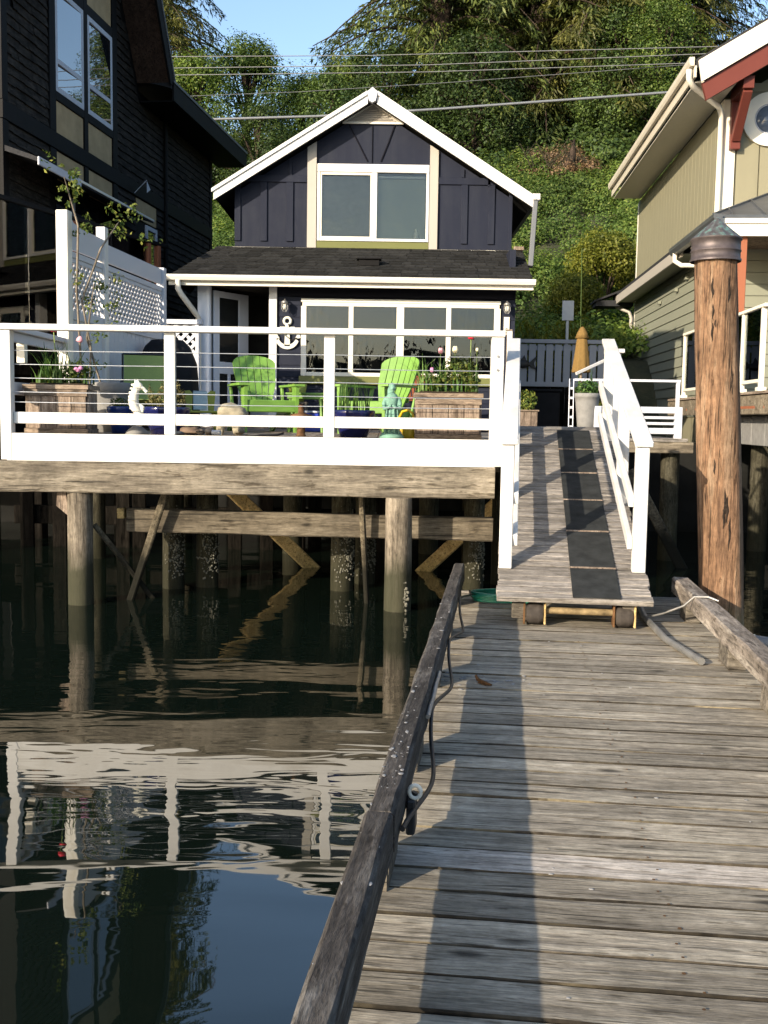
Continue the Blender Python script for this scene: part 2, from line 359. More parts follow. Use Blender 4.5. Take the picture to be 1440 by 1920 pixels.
MT['oliveplastic'] = flat('olive_plastic', (.20, .23, .03), .5, 0, .15)
MT['cobalt'] = flat('cobalt_glaze', (.010, .013, .075), .12, 0, .35, 6, .05)
MT['blueglaze'] = flat('blue_glaze', (.012, .035, .16), .18, 0, .4, 7, .05)
MT['bluebox'] = flat('blue_plastic_box', (.02, .05, .42), .4)
MT['plaster'] = flat('white_plaster', (.60, .58, .50), .7, 0, .12, 20)
MT['verdigris'] = flat('verdigris_stone', (.15, .28, .22), .75, 0, .35, 18, .4)
MT['yellow'] = flat('yellow_plastic', (.50, .33, .01), .4, 0, .1, 4, .02)
MT['stone'] = flat('pale_stone', (.30, .265, .19), .9, 0, .4, 12, .8)
MT['stone2'] = flat('brown_stone', (.20, .14, .10), .9, 0, .4, 14, .8)
MT['concrete'] = flat('grey_concrete', (.20, .195, .185), .85, 0, .25, 12)
MT['terracotta'] = flat('terracotta_iron', (.24, .075, .035), .6, 0, .3)
MT['slateglass'] = pane('round_window_glass', (.09, .12, .17), 1.45, .05)
MT['slate'] = flat('slate_blind', (.10, .125, .16), .8, 0, .08)
MT['soil'] = flat('potting_soil', (.03, .022, .015), .95, 0, .5, 30, .8)
MT['cover'] = flat('black_cover_cloth', (.014, .014, .016), .7, 0, .3, 5, .3)
MT['ochrecloth'] = flat('mustard_canvas', (.17, .105, .035), .85, 0, .25, 30, .2)
MT['hose'] = flat('green_hose', (.012, .16, .10), .4)
MT['pvc'] = flat('white_pvc', (.55, .55, .56), .4, 0, .2, 6)
MT['greyfence'] = paint('blue_grey_fence_paint', (.30, .32, .37), .2, .6, 'z', 9)
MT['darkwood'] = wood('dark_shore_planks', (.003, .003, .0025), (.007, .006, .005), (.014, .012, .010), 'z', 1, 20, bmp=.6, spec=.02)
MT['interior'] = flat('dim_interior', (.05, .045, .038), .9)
MT['barn'] = flat('barnacle_shell', (.13, .125, .10), .9, 0, .4, 40)
MT['doorpaint'] = paint('door_paint', (.60, .63, .70), .08, .4)
MT['signgrey'] = flat('grey_sign_back', (.42, .44, .46), .5, .2, .1)
MT['wire'] = flat('wire_sheath', (.20, .20, .20), .5, .2)
MT['wirew'] = flat('cable_sheath', (.20, .21, .22), .45, .3)
MT['glassup'] = houseglass('upper_window_glass', (.85, .88, .85), 1.6, .0015, (3, 3, 3))
MT['glasslow'] = houseglass('porch_window_glass', (.55, .55, .54), 1.75, .0013, (10, 10, 2.5))
MT['screen'] = flat('insect_screen', (.15, .145, .125), .9)
MT['blind'] = flat('roller_blind', (.27, .29, .25), .85, 0, .06, 3)
MT['glassdk'] = pane('tall_window_glass', (.010, .011, .013), 2.6)
MT['glassdoor'] = pane('door_glass', (.02, .022, .022), 1.6)
MT['clear'] = clearglass('railing_glass')
MT['smoke'] = clearglass('smoked_railing_glass', (.55, .55, .52))
# ------------------------------------------------------------------ water and land
def make_water():
    m, nt, bs = new_mat('harbour_water'); bs.inputs['Base Color'].default_value = (.0035, .0065, .0045, 1)
    bs.inputs['Roughness'].default_value = .015; bs.inputs['IOR'].default_value = 1.75
    tc = nt.nodes.new('ShaderNodeTexCoord')
    def wave(sx, sy, det, rot):
        mp = nt.nodes.new('ShaderNodeMapping'); mp.inputs['Scale'].default_value = (sx, sy, 1); mp.inputs['Rotation'].default_value = (0, 0, R(rot))
        nt.links.new(tc.outputs['Object'], mp.inputs[0]); return noise_tex(nt, mp.outputs[0], 1, det, .5, .4)
    a = wave(.45, 1.3, 1, 12); b = wave(1.7, 5.6, 2, -6); c = wave(.25, .55, 2, 20)
    k = ramp(nt, c, [(.42, (.10,)*3), (.60, (1,)*3)])          # calm and ruffled patches
    mb = nd(nt, 'Math', operation='MULTIPLY'); nt.links.new(b, mb.inputs[0]); nt.links.new(k, mb.inputs[1])
    ad = nd(nt, 'Math', operation='MULTIPLY_ADD'); ad.inputs[1].default_value = .27; nt.links.new(mb.outputs[0], ad.inputs[0]); nt.links.new(a, ad.inputs[2])
    bump(nt, bs, ad.outputs[0], 1.0, .0135)
    mb = MB(); mb.add([(-900, -900, 0), (900, -900, 0), (900, 26, 0), (-900, 26, 0)], [(0, 1, 2, 3)])
    mb.build('water', m, kind='structure')
make_water()

def ground_z(x, y):
    pts = [(-999, -3), (13, -2.2), (17, -.6), (20, .7), (23, 1.4), (25, 3.2), (29, 3.6), (31, 4.6), (37, 8.6), (44, 13.2), (52, 15.4), (70, 20), (110, 30)]
    z = pts[-1][1]
    for (a, za), (b, zb) in zip(pts, pts[1:]):
        if a <= y < b: z = za + (zb-za)*(y-a)/(b-a); break
    if y > 29: z += 1.6*mnoise.noise(Vector((x*.09, y*.11, 1))) + .5*mnoise.noise(Vector((x*.3, y*.3, 4)))
    if y > 33:                                            # the gully the sky shows over
        z -= min(1, (y-33)/10) * 3.2 * math.exp(-((x+3.5)/7.0)**2)
    return z
def make_land():
    m, nt, bs = new_mat('hill_soil'); n = noise_tex(nt, objcoord(nt, (1.2,)*3), 1, 7, .65)
    nt.links.new(ramp(nt, n, [(.35, (.012, .014, .007)), (.55, (.035, .038, .016)), (.75, (.07, .055, .03))]), bs.inputs['Base Color'])
    bs.inputs['Roughness'].default_value = .95; bump(nt, bs, n, .8, .1)
    xs = np.linspace(-75, 75, 90); ys = np.concatenate([np.linspace(13, 31, 20), np.linspace(31.6, 110, 70)])
    V = np.array([(x, y, ground_z(x, y)) for y in ys for x in xs]); nx = len(xs)
    F = np.array([(j*nx+i, j*nx+i+1, (j+1)*nx+i+1, (j+1)*nx+i) for j in range(len(ys)-1) for i in range(nx-1)])
    o = bpy.data.objects.new('hill', np_mesh('hill', V, F, m, True)); COL.objects.link(o); o['kind'] = 'structure'
    # the far shore behind the photographer, which the windows mirror
    mf = flat('far_forest', (.018, .026, .022), .95, var=.5, scale=.05)
    fs = MB(); n = 90
    prof = [(-520+1040*i/n, -640, max(4, 44+26*mnoise.noise(Vector((i*.07, 2, 0)))+9*mnoise.noise(Vector((i*.4, 5, 0)))+ (i-45)*.5)) for i in range(n+1)]
    vs = [(x*1.5, y, -2) for x, y, z in prof] + [(x*1.5, y-60, z) for x, y, z in prof] + [(x*1.5, y-200, -2) for x, y, z in prof]; k = n+1
    fs.add(vs, [(i, i+1, k+i+1, k+i) for i in range(n)] + [(k+i, k+i+1, 2*k+i+1, 2*k+i) for i in range(n)], True)
    fs.build('far_shore', mf, kind='structure')
make_land()
mb = MB(); mb.box(-14, 14, 17.0, 17.6, -2.5, 1.45, .02); mb.build('light_block_wall', flat('dark_block_wall', (.012, .012, .011), .95, 0, .5, 3, .6), kind='structure')  # added wall, keeps light from behind out of the under-deck

# ------------------------------------------------------------------ floating dock
DAZ = R(6.56)
dock = thing('floating_dock', 'weathered grey plank floating dock running up to the wheeled ramp', 'dock', (-.30, 0, .40), -DAZ)
y = -1.8; i = 0
while y < 8.36:
    w = random.uniform(.148, .166); w = min(w, 8.44-y)
    mb = MB(); x0 = -.13+random.uniform(-.02, .02); x1 = 1.73+random.uniform(-.03, .03); zt = random.uniform(-.002, .002); n = 22
    # uneven edges: a grid along the plank
    vs = []; e0 = random.random()*50
    for a in range(n+1):
        xx = x0+(x1-x0)*a/n; j0 = .004*mnoise.noise(Vector((xx*3, e0, 0)))+.003*mnoise.noise(Vector((xx*17, e0, 3))); j1 = .004*mnoise.noise(Vector((xx*3, e0+9, 0)))+.003*mnoise.noise(Vector((xx*15, e0+9, 2))); be = max(.0005, .004+.006*mnoise.noise(Vector((xx*5, e0, 11))))
        zz = zt+.004*mnoise.noise(Vector((xx*1.5, e0, 7)))
        vs += [(xx, y+.002+j0, -.04), (xx, y+.002+j0, zz-be), (xx, y+.002+be*1.1+j0, zz), (xx, y+w-.010+j1, zz), (xx, y+w-.006+j1, zz-.006), (xx, y+w-.006+j1, -.04)]
    fs = [(a*6+k, a*6+k+1, a*6+k+7, a*6+k+6) for a in range(n) for k in range(5)] + [tuple(range(6))[::-1], tuple(range(n*6, n*6+6))]
    mb.add(vs, fs)
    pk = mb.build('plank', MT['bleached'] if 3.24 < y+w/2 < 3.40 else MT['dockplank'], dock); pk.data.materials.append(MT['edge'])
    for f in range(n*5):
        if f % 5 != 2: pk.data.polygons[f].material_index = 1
    y += w; i += 1
mb = MB(); yy = -1.72                                      # two nail heads per board at each stringer
while yy < 8.3:
    for xx in (-.06, .8, 1.60):
        for q in (.035, .115):
            c = (xx+random.uniform(-.02, .02), yy+q+random.uniform(-.01, .01)); n_ = 6; r_ = random.uniform(.0045, .0068)
            mb.add([(c[0]+r_*math.cos(k*1.047), c[1]+r_*math.sin(k*1.047), .0042) for k in range(6)], [(0, 1, 2, 3, 4, 5)])
    yy += .157
mb.build('nails', MT['rusty'], dock, kind='stuff')
mb = MB()
for xx in (-.08, .8, 1.66): mb.box(xx-.05, xx+.05, -1.78, 8.4, -.24, -.043, .01)
mb.build('stringer', MT['block'], dock)
mb = MB(); mb.box(-.02, 1.6, -1.7, 8.3, -.56, -.245, .03); mb.build('float', flat('black_float', (.015, .015, .016), .6), dock)
mb = MB(); mb.box(-.13, 1.73, 8.445, 8.49, -.26, -.002, .006); mb.build('end_board', MT['rampplank'], dock)
def rail_mesh(x0, x1, y0, y1, z0, z1, seed):
    mb = MB(); n = max(8, int((y1-y0)/.14)); vs = []
    for a in range(n+1):
        yy = y0+(y1-y0)*a/n; j = lambda k: .006*mnoise.noise(Vector((yy*3.1, seed+k*3, 0)))+.004*mnoise.noise(Vector((yy*11, seed+k*5, 2)))
        c = .012
        vs += [(x0+j(0), yy, z0), (x0+j(1), yy, z1-c), (x0+c+j(2), yy, z1+j(3)), (x1-c+j(4), yy, z1+j(5)), (x1+j(6), yy, z1-c), (x1+j(7), yy, z0)]
    return mb.add(vs, [(a*6+k, a*6+(k+1) % 6, a*6+6+(k+1) % 6, a*6+6+k) for a in range(n) for k in range(6)] + [tuple(range(6))[::-1], tuple(range(n*6, n*6+6))])
rail_mesh(-.085, 0.0, -1.6, 2.98, .122, .246, 1).build('bull_rail', MT['curb'], dock)
rail_mesh(-.082, 0.004, 2.99, 8.33, .120, .242, 2).build('bull_rail', MT['curb'], dock)
o = rail_mesh(1.575, 1.70, -1.6, 8.0, .125, .235, 3).build('bull_rail', MT['curb2'], dock); o['label'] = 'brown right-hand bull rail'
for yy in (-.6, .6, 1.75, 2.98, 4.02, 5.35, 6.5, 7.75):
    mb = MB(); mb.box(-.075, -.010, yy, yy+.30, .002, .121, .006, jit=.004); mb.build('rail_block', MT['block'], dock)
for yy in (-.5, 1.1, 2.6, 3.95, 5.0, 6.02, 7.4):
    mb = MB(); mb.box(1.585, 1.69, yy, yy+.26, .002, .126, .006, jit=.004); mb.build('rail_block', MT['block'], dock)
# bird droppings and lichen flecks on the dark rail and planks: small crusts of their own
mb = MB()
for k in range(110):
    yy = random.choice([random.gauss(3.3, .5), random.uniform(1.8, 8)]); xx = random.uniform(-.078, -.008)
    mb.ball((xx, yy, .243), random.uniform(.002, .007)*random.choice((.6, 1, 1.5)), 6, (random.uniform(.7, 1.3), random.uniform(.8, 2.4), .10), .7, k)
for k in range(60):
    mb.ball((random.gauss(.22, .12), random.gauss(5.6, .12), .001), random.uniform(.003, .012), 5, (1.6, 1, .25))
for k in range(40): mb.ball((random.uniform(.1, 1.5), random.uniform(2.2, 7), .001), random.uniform(.003, .007), 5, (1.6, 1, .3))
mb.build('droppings', flat('bird_lime', (.27, .265, .26), .95, 0, .6, 90), dock, kind='stuff')

def dpt(x, y, z): # dock-local point -> world
    c, s = math.cos(DAZ), math.sin(DAZ); return (-.30 + x*c + y*s, -x*s + y*c, .40+z)
# power cable stapled along the inside of the dark rail, in sagging loops
pts = []
for a in range(70):
    t = a/69; yy = 3.1+t*4.95; loop = abs(math.sin(t*math.pi*3.6+.15)); pts.append(dpt(.016+.05*loop**2, yy, .16-.085*loop+.02*math.sin(t*23)))
mb = MB(); mb.tube(pts, .0085, 8); tag(mb.build('cable', MT['blacksteel']), 'black cable hanging in loops inside the dark dock rail', 'cable')
mb = MB(); mb.tube([dpt(.016, 4.15+.75*a/12, .195+.004*math.sin(a)) for a in range(13)], .010, 8); tag(mb.build('conduit', MT['galv']), 'short grey metal conduit fixed to the dark dock rail', 'conduit')
# shackle ring and its bracket
t = thing('mooring_ring', 'pale mooring ring on a bracket inside the dark dock rail', 'mooring ring', dpt(.025, 3.36, .17), -DAZ)
mb = MB(); mb.tube([(.010+.019*math.cos(a*math.pi/8), -.03, .012+.022*math.sin(a*math.pi/8)) for a in range(17)], .007, 8, False); mb.build('ring', MT['plaster'], t)
mb = MB(); mb.box(-.017, .012, -.05, .05, -.13, -.012, .006); mb.tube([(0, 0, -.02), (.008, 0, .0)], .012, 8); mb.build('bracket', MT['blacksteel'], t)
# mooring hook near the first block
t = thing('mooring_cleat', 'rusty iron hook lying on the dock by the dark rail', 'cleat', dpt(.22, 5.45, .006), -DAZ-.9); t.scale = (.6, .6, .6)
mb = MB(); mb.tube([(-.12, 0, .05), (-.09, 0, .02), (-.02, 0, .014), (.06, 0, .012), (.11, 0, .016)], [.012, .016, .017, .014, .008], 8); mb.build('hook', MT['rusty'], t)
mb = MB(); mb.box(-.06, .05, -.025, .025, -.002, .008, .003); mb.build('foot_plate', MT['rusty'], t)
# grey pipe lying by the brown rail
mb = MB(); mb.tube([(1.845, 5.90, .425), (1.80, 6.5, .425), (1.84, 7.2, .43), (1.94, 7.85, .44), (2.03, 8.1, .45)], .022, 10)
tag(mb.build('pipe', MT['galv']), 'grey metal pipe lying on the dock beside the brown rail', 'pipe')
# rope from brown rail to dock
mb = MB(); mb.tube([dpt(1.28, 7.35, .03), dpt(1.4, 7.2, .10), dpt(1.52, 7.12, .17), dpt(1.58, 7.08, .24), dpt(1.66, 7.03, .25), dpt(1.72, 7.0, .23)], .008, 6)
tag(mb.build('rope', MT['galv']), 'thin grey rope looped over the brown dock rail', 'rope')
# white plastic pipes floating past the right-hand rail
mb = MB(); mb.tube([(2.28+.2*a, 6.75-.14*a, .17+.012*a) for a in range(9)], .05, 12); tag(mb.build('boom_pipe', MT['pvc']), 'white plastic pipe curving over the water, the lower of two', 'pipe', 'pipes beside the dock')
mb = MB(); mb.tube([(2.25+.2*a, 7.15-.05*a-.012*a*a, .31-.004*a*a) for a in range(9)], .05, 12)
o = mb.build('boom_pipe', MT['greygutter']); tag(o, 'dark grey pipe with a pale band, floating beyond the white pipe', 'pipe', 'pipes beside the dock')
mb = MB(); mb.tube([(2.25+.2*a, 7.15-.05*a-.012*a*a, .31-.004*a*a) for a in (1.3, 1.55)], .053, 12); mb.build('pipe_band', MT['cream'], o)
# green garden hose: coil at the end of the dock and up to the deck
pts = []
for a in range(90):
    th = a*.36; pts.append(dpt(.34+(.26+.012*math.sin(a*1.3))*math.cos(th), 8.0+(.16+.01*math.cos(a*.7))*math.sin(th), .015+.0007*a))
for a in range(14): 
    t = a/13; q = dpt(.33, 8.1, .1); pts.append((q[0]*(1-t)+1.08*t, q[1]*(1-t)+9.5*t, .45+ (1.0*t**1.5)))
mb = MB(); mb.tube(pts, .011, 7); tag(mb.build('garden_hose', MT['hose']), 'green garden hose coiled on the dock beside the ramp', 'hose')

# ------------------------------------------------------------------ wheeled ramp
MT['rusty2'] = flat('flaking_yellow_steel', (.26, .19, .10), .7, .2, .7, 14)
RAZ = R(7.2); SLOPE = .29; SA = math.atan(SLOPE); CS = math.cos(SA); RB = (.772, 6.95, .607)
rmp = thing('wheeled_ramp', 'sloping plank ramp with white handrails and wheels resting on the dock', 'ramp', RB, -RAZ)
TM = Matrix.Rotation(SA, 4, 'X')
RW = 1.03; RL = 4.02
y = 0; 
while y < RL-.02:
    w = .088; mb = MB(); mb.box(random.uniform(-.012, .006), RW+random.uniform(-.006, .012), y+.003, y+w-.003, -.04, random.uniform(-.002, .002), .004, TM, jit=.0015)
    mb.build('plank', MT['rampplank'], rmp); y += w
for xx in (.10, .84):
    mb = MB(); mb.box(xx, xx+.09, .05, RL-.05, -.19, -.042, .008, TM); mb.build('stringer', MT['block'], rmp)
edges = [-.0, .50, 1.19, 1.88, 2.57, 3.26, 3.90]
for a, b in zip(edges, edges[1:]):
    mb = MB(); mb.box(.505, .825, a+.012, b-.012, .0035, .010, .002, TM); mb.build('mat', MT['mat'], rmp)
mb = MB()
for a in edges[1:-1]: mb.box(.503, .828, a-.011, a+.011, .0035, .013, .002, TM)
mb.build('mat_strip', MT['planter'], rmp)
def pz(y): return SLOPE*y
def ramp_rail(xp, xc, side):
    for k, yy in enumerate((.43, 1.78, 3.42)):
        mb = MB(); mb.box(xp, xp+.092, yy, yy+.09, pz(yy)-.16 if k else pz(yy)+.004, pz(yy)+.895+SLOPE*.045, .005); mb.build('post', MT['whitey'], rmp)
    mb = MB(); mb.bar((xc, .40, pz(.40)+.915), (xc, 3.70, pz(3.70)+.915), .125, .04, .006); mb.build('handrail', MT['whitey'], rmp)
    for hgt in (.20, .50):
        mb = MB(); mb.bar((xp+.046+side*.066, .45, pz(.45)+hgt), (xp+.046+side*.066, 3.6, pz(3.6)+hgt), .036, .085, .004); mb.build('rail', MT['whitey'], rmp)
ramp_rail(.0, .055, 1); ramp_rail(.935, .985, -1)
for xx in (.20, .80):
    mb = MB(); mb.tube([(xx, .12, -.125), (xx+.028, .12, -.125), (xx+.03, .12, -.125), (xx+.085, .12, -.125), (xx+.087, .12, -.125), (xx+.115, .12, -.125)], [.062, .076, .076, .076, .076, .062], 20)
    wh = mb.build('wheel', MT['tyre'], rmp)
    for xa in (xx-.020, xx+.119): mb = MB(); mb.box(xa, xa+.014, .065, .175, -.195, -.03, .003); mb.build('wheel_bracket', MT['newbrace'] if xa > xx else MT['rusty'], rmp)
    mb = MB(); mb.tube([(xx-.003, .12, -.125), (xx+.118, .12, -.125)], .034, 12); mb.build('rim', MT['newbrace'], wh)
mb = MB(); mb.tube([(.335, .12, -.105), (.78, .12, -.105)], .024, 10); mb.build('axle', MT['rusty2'], rmp)

# ------------------------------------------------------------------ timber deck on piles
DX0, DX1, DY0, DY1, DZ = -3.54, 1.085, 9.6, 16.74, 1.60
deck = thing('timber_deck', 'raised timber deck on piles with a white fascia board over a grey beam', 'deck', (0, 0, 0))
n = 36; pitch = (DX1-DX0-.02)/n
for k in range(n):
    mb = MB(); mb.box(DX0+.01+k*pitch+.003, DX0+.01+(k+1)*pitch-.003, DY0+.045, DY1, DZ-.035, DZ, .003); mb.build('plank', MT['decking'], deck)
mb = MB(); mb.box(-3.49, 1.02, DY0, DY0+.04, 1.352, 1.607, .004); mb.build('fascia', MT['whitex'], deck)
def timber(mb, a, c, w, h, n=24, amp=.008, seed=0.0):
    """big sawn timber from a to c with uneven faces"""
    a, c = Vector(a), Vector(c); d = c-a; L = d.length; d.normalize(); sd = d.cross(Vector((0, 0, 1))).normalized(); u = sd.cross(d); vs = []
    for i in range(n+1):
        p = a+d*(L*i/n); j = lambda k: amp*mnoise.noise(Vector((L*i/n*1.6, seed+4*k, 1)))
        ch = .012; ring = [(-w/2, -h/2+ch), (-w/2, h/2-ch), (-w/2+ch, h/2), (w/2-ch, h/2), (w/2, h/2-ch), (w/2, -h/2+ch), (w/2-ch, -h/2), (-w/2+ch, -h/2)]
        for k, (q, r_) in enumerate(ring): vs.append(p+sd*(q+j(k))+u*(r_+j(k+9)))
    m = 8; return mb.add(vs, [(i*m+k, i*m+(k+1) % m, (i+1)*m+(k+1) % m, (i+1)*m+k) for i in range(n) for k in range(m)]+[tuple(range(m))[::-1], tuple(range(n*m, n*m+m))])
MT['beamx'] = wood('silvered_front_timber', (.07, .058, .045), (.18, .155, .12), (.285, .25, .20), 'x', .6, 15, bmp=.9, rnd=.05, patch=.45, crack=.65, bdist=.01)
mb = MB(); timber(mb, (-4.1, 9.70, 1.207), (1.02, 9.70, 1.205), .2, .287, 40); mb.build('front_beam', MT['beamx'], deck)
mb = MB(); mb.box(DX1-.05, DX1, 9.82, DY1, 1.30, 1.56, .004); mb.build('rim_joist', MT['beam'], deck)
for k in range(9):
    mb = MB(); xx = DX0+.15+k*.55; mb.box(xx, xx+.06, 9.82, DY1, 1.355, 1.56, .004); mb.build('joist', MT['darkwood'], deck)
def pile(x, y, r, z0, z1, mat, seed, lean=(0, 0)):
    mb = MB(); n = 14; rows = 16; vs = []
    for i in range(rows+1):
        t = i/rows; z = z0+(z1-z0)*t
        for k in range(n):
            a = 2*math.pi*k/n; rr = r*(1.04-.06*t)+.012*mnoise.noise(Vector((math.cos(a)*1.6, math.sin(a)*1.6+seed, z*.5)))+.006*mnoise.noise(Vector((math.cos(a)*5, math.sin(a)*5+seed, z*1.2)))
            vs.append((x+lean[0]*t+rr*math.cos(a), y+lean[1]*t+rr*math.sin(a), z))
    mb.add(vs, [(i*n+k, i*n+(k+1) % n, (i+1)*n+(k+1) % n, (i+1)*n+k) for i in range(rows) for k in range(n)], True)
    mb.add(vs[-n:], [tuple(range(n))]); return mb
pile(-2.853, 9.73, .117, -2.5, 1.06, MT['pile'], 1).build('pile', MT['pile'], deck)
pile(.137, 9.64, .125, -2.5, 1.06, MT['pile'], 2).build('pile', MT['pile'], deck)
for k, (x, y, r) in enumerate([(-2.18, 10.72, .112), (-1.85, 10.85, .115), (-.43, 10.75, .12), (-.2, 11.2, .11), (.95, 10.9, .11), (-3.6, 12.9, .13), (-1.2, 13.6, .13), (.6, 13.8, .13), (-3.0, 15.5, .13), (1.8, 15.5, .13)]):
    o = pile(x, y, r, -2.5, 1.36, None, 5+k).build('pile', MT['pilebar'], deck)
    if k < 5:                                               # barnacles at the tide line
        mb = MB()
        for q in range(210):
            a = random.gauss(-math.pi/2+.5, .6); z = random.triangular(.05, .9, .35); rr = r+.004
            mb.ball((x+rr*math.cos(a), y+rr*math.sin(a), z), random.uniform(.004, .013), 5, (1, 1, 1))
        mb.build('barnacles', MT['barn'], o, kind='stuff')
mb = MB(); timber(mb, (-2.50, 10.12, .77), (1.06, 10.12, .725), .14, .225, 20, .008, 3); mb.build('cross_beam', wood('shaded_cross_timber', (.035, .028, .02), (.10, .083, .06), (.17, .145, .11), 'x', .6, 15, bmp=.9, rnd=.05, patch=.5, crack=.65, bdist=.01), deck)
mb = MB(); mb.box(-2.60, -2.53, 10.08, 10.18, .78, .88, .006); mb.build('packing_block', MT['newbrace'], deck)
mb = MB(); timber(mb, (-2.08, 9.92, 1.09), (-2.60, 10.0, -.45), .05, .07, 10, .004, 7); mb.build('brace', MT['brace'], deck)
mb = MB(); timber(mb, (-2.76, 9.86, .74), (-1.9, 10.3, -.55), .05, .05, 10, .004, 8); mb.build('brace', MT['brace'], deck)
mb = MB(); timber(mb, (-.22, 9.90, 1.08), (-.14, 10.0, -.25), .05, .05, 10, .005, 9); mb.build('brace', MT['brace'], deck)
mb = MB(); timber(mb, (-1.96, 11.8, 1.16), (-.80, 12.35, -.06), .05, .155, 8, .003, 10); mb.build('brace', MT['newbrace'], deck)
mb = MB(); timber(mb, (.42, 12.2, -.06), (1.35, 11.7, .93), .05, .15, 8, .003, 11); mb.build('brace', MT['newbrace'], deck)
mb = MB(); mb.prism([(-3.06, 1.06), (-2.98, 1.06), (-2.97, .97), (-2.90, .85), (-2.95, .83), (-3.07, .93)], 'y', 9.70, 9.78); mb.build('gusset', MT['planter'], deck)
mb = MB()
for q in range(40): mb.ball((.137+.12*math.cos(-.9+random.gauss(0, .25)), 9.64+.125*math.sin(-.9), random.uniform(.0, .28)), random.uniform(.008, .018), 5)
mb.build('barnacles', MT['barn'], deck, kind='stuff')
# shore bulkhead of vertical planks in the dark under the deck
bulk = thing('plank_bulkhead', 'dark vertical plank bulkhead in the shade under the deck', 'bulkhead', (0, 13.9, 0))
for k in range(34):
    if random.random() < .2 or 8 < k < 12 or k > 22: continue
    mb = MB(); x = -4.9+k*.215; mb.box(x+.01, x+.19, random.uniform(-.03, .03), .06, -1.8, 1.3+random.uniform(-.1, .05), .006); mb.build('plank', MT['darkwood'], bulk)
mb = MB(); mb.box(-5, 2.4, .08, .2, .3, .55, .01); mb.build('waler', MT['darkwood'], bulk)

# deck railing with steel cables
rl = thing('deck_railing', 'white post railing with steel cables along the front of the deck', 'railing', (0, 0, 0))
for k, x in enumerate((-3.49, -1.993, -.522, 1.02)):
    mb = MB(); w = .05 if k < 3 else .057; mb.box(x-w, x+w, DY0-.005 if k in (0, 3) else DY0+.045, DY0+.10, 1.36 if k in (0, 3) else 1.609, 2.545, .005)
    mb.build('post', MT['white'], rl)
for xb in (1.0,):
    for z in (2.37, 2.245):
        mb = MB(); mb.tube([(1.02, DY0-.007, z), (1.02, DY0-.016, z)], .012, 10); mb.build('bolt', MT['galv'], rl)
mb = MB(); mb.box(-4.0, 1.085, DY0-.025, DY0+.115, 2.547, 2.602, .006); mb.build('top_rail', MT['whitex'], rl)
for a, b in ((-3.438, -2.045), (-1.941, -.574), (-.470, .961)):
    mb = MB(); mb.box(a, b, DY0+.05, DY0+.088, 1.695, 1.80, .004); mb.build('lower_rail', MT['whitex'], rl)
for z in (2.365, 2.238, 2.112, 1.985, 1.892):
    mb = MB(); mb.tube([(-3.45+4.46*t/12, DY0+.07, z-.003*math.sin(math.pi*((t*3/12) % 1))) for t in range(13)], .0042, 6, True); mb.build('cable', MT['steel'], rl)
mb = MB(); mb.bar((-3.52, 9.72, 2.575), (-3.52, 11.36, 2.575), .13, .05, .005); mb.build('side_rail', MT['fence'], rl)
mb = MB(); mb.bar((-3.52, 9.72, 2.50), (-3.52, 11.36, 2.50), .04, .09, .004); mb.build('side_rail', MT['fence'], rl)
mb = MB(); mb.bar((-3.52, 9.72, 2.02), (-3.52, 11.36, 2.02), .04, .12, .004); mb.build('side_rail', MT['fence'], rl)
mb = MB(); mb.box(-3.56, -3.48, 10.1, 10.18, 2.27, 2.455, .004); mb.build('hanger', MT['cream'], rl)
# ------------------------------------------------------------------ lattice privacy fence
def lattice(mb_list, x0, x1, z0, z1, pitch, w, name, mat, parent, y, flip=True):
    """diagonal slats clipped to a rectangle in the local y/z plane; each slat its own part"""
    for sgn, dx in ((1, 0.0), (-1, .011)):
        c = x0 - (z1-z0) - pitch
        while c < x1 + (z1-z0):
            if sgn > 0: a = (c, z0); b = (c+(z1-z0), z1)
            else: a = (c, z1); b = (c+(z1-z0), z0)
            t0 = max(0, (x0-a[0])/(b[0]-a[0])); t1 = min(1, (x1-a[0])/(b[0]-a[0]))
            if t1-t0 > .03:
                p = (a[0]+(b[0]-a[0])*t0, a[1]+(b[1]-a[1])*t0); q = (a[0]+(b[0]-a[0])*t1, a[1]+(b[1]-a[1])*t1)
                mb = MB()
                if y: mb.bar((p[0], dx, p[1]), (q[0], dx, q[1]), .009, w, 0, (0, 0, 1)) if False else mb.bar((p[0], dx, p[1]), (q[0], dx, q[1]), w, .009, 0, (0, 1, 0))
                else: mb.bar((dx, p[0], p[1]), (dx, q[0], q[1]), w, .009, 0, (1, 0, 0))
                mb.build(name, mat, parent)
            c += pitch
FAZ = R(6.0)
lf = thing('lattice_fence', 'tall white privacy fence with lattice panels above vertical boards', 'fence', (-3.49, 11.42, DZ), -FAZ)
for k, (yy, zt, mat) in enumerate(((0, 2.36, 'mossy'), (1.10, 2.38, 'white'), (3.30, 2.22, 'fence'))):
    mb = MB(); w = .065 if k == 0 else .055; mb.box(-w, w, yy-w, yy+w, .003, zt, .006); mb.build('post', MT[mat], lf)
mb = MB(); mb.prism([(.066, 1.98), (1.04, 1.98), (1.04, 2.24), (.5, 2.24), (.22, 2.27), (.10, 2.34), (.066, 2.34)], 'x', -.018, .018); mb.build('top_board', MT['fence'], lf)
mb = MB(); mb.box(-.018, .018, 1.156, 3.244, 1.99, 2.20, .004); mb.build('top_board', MT['fence'], lf)
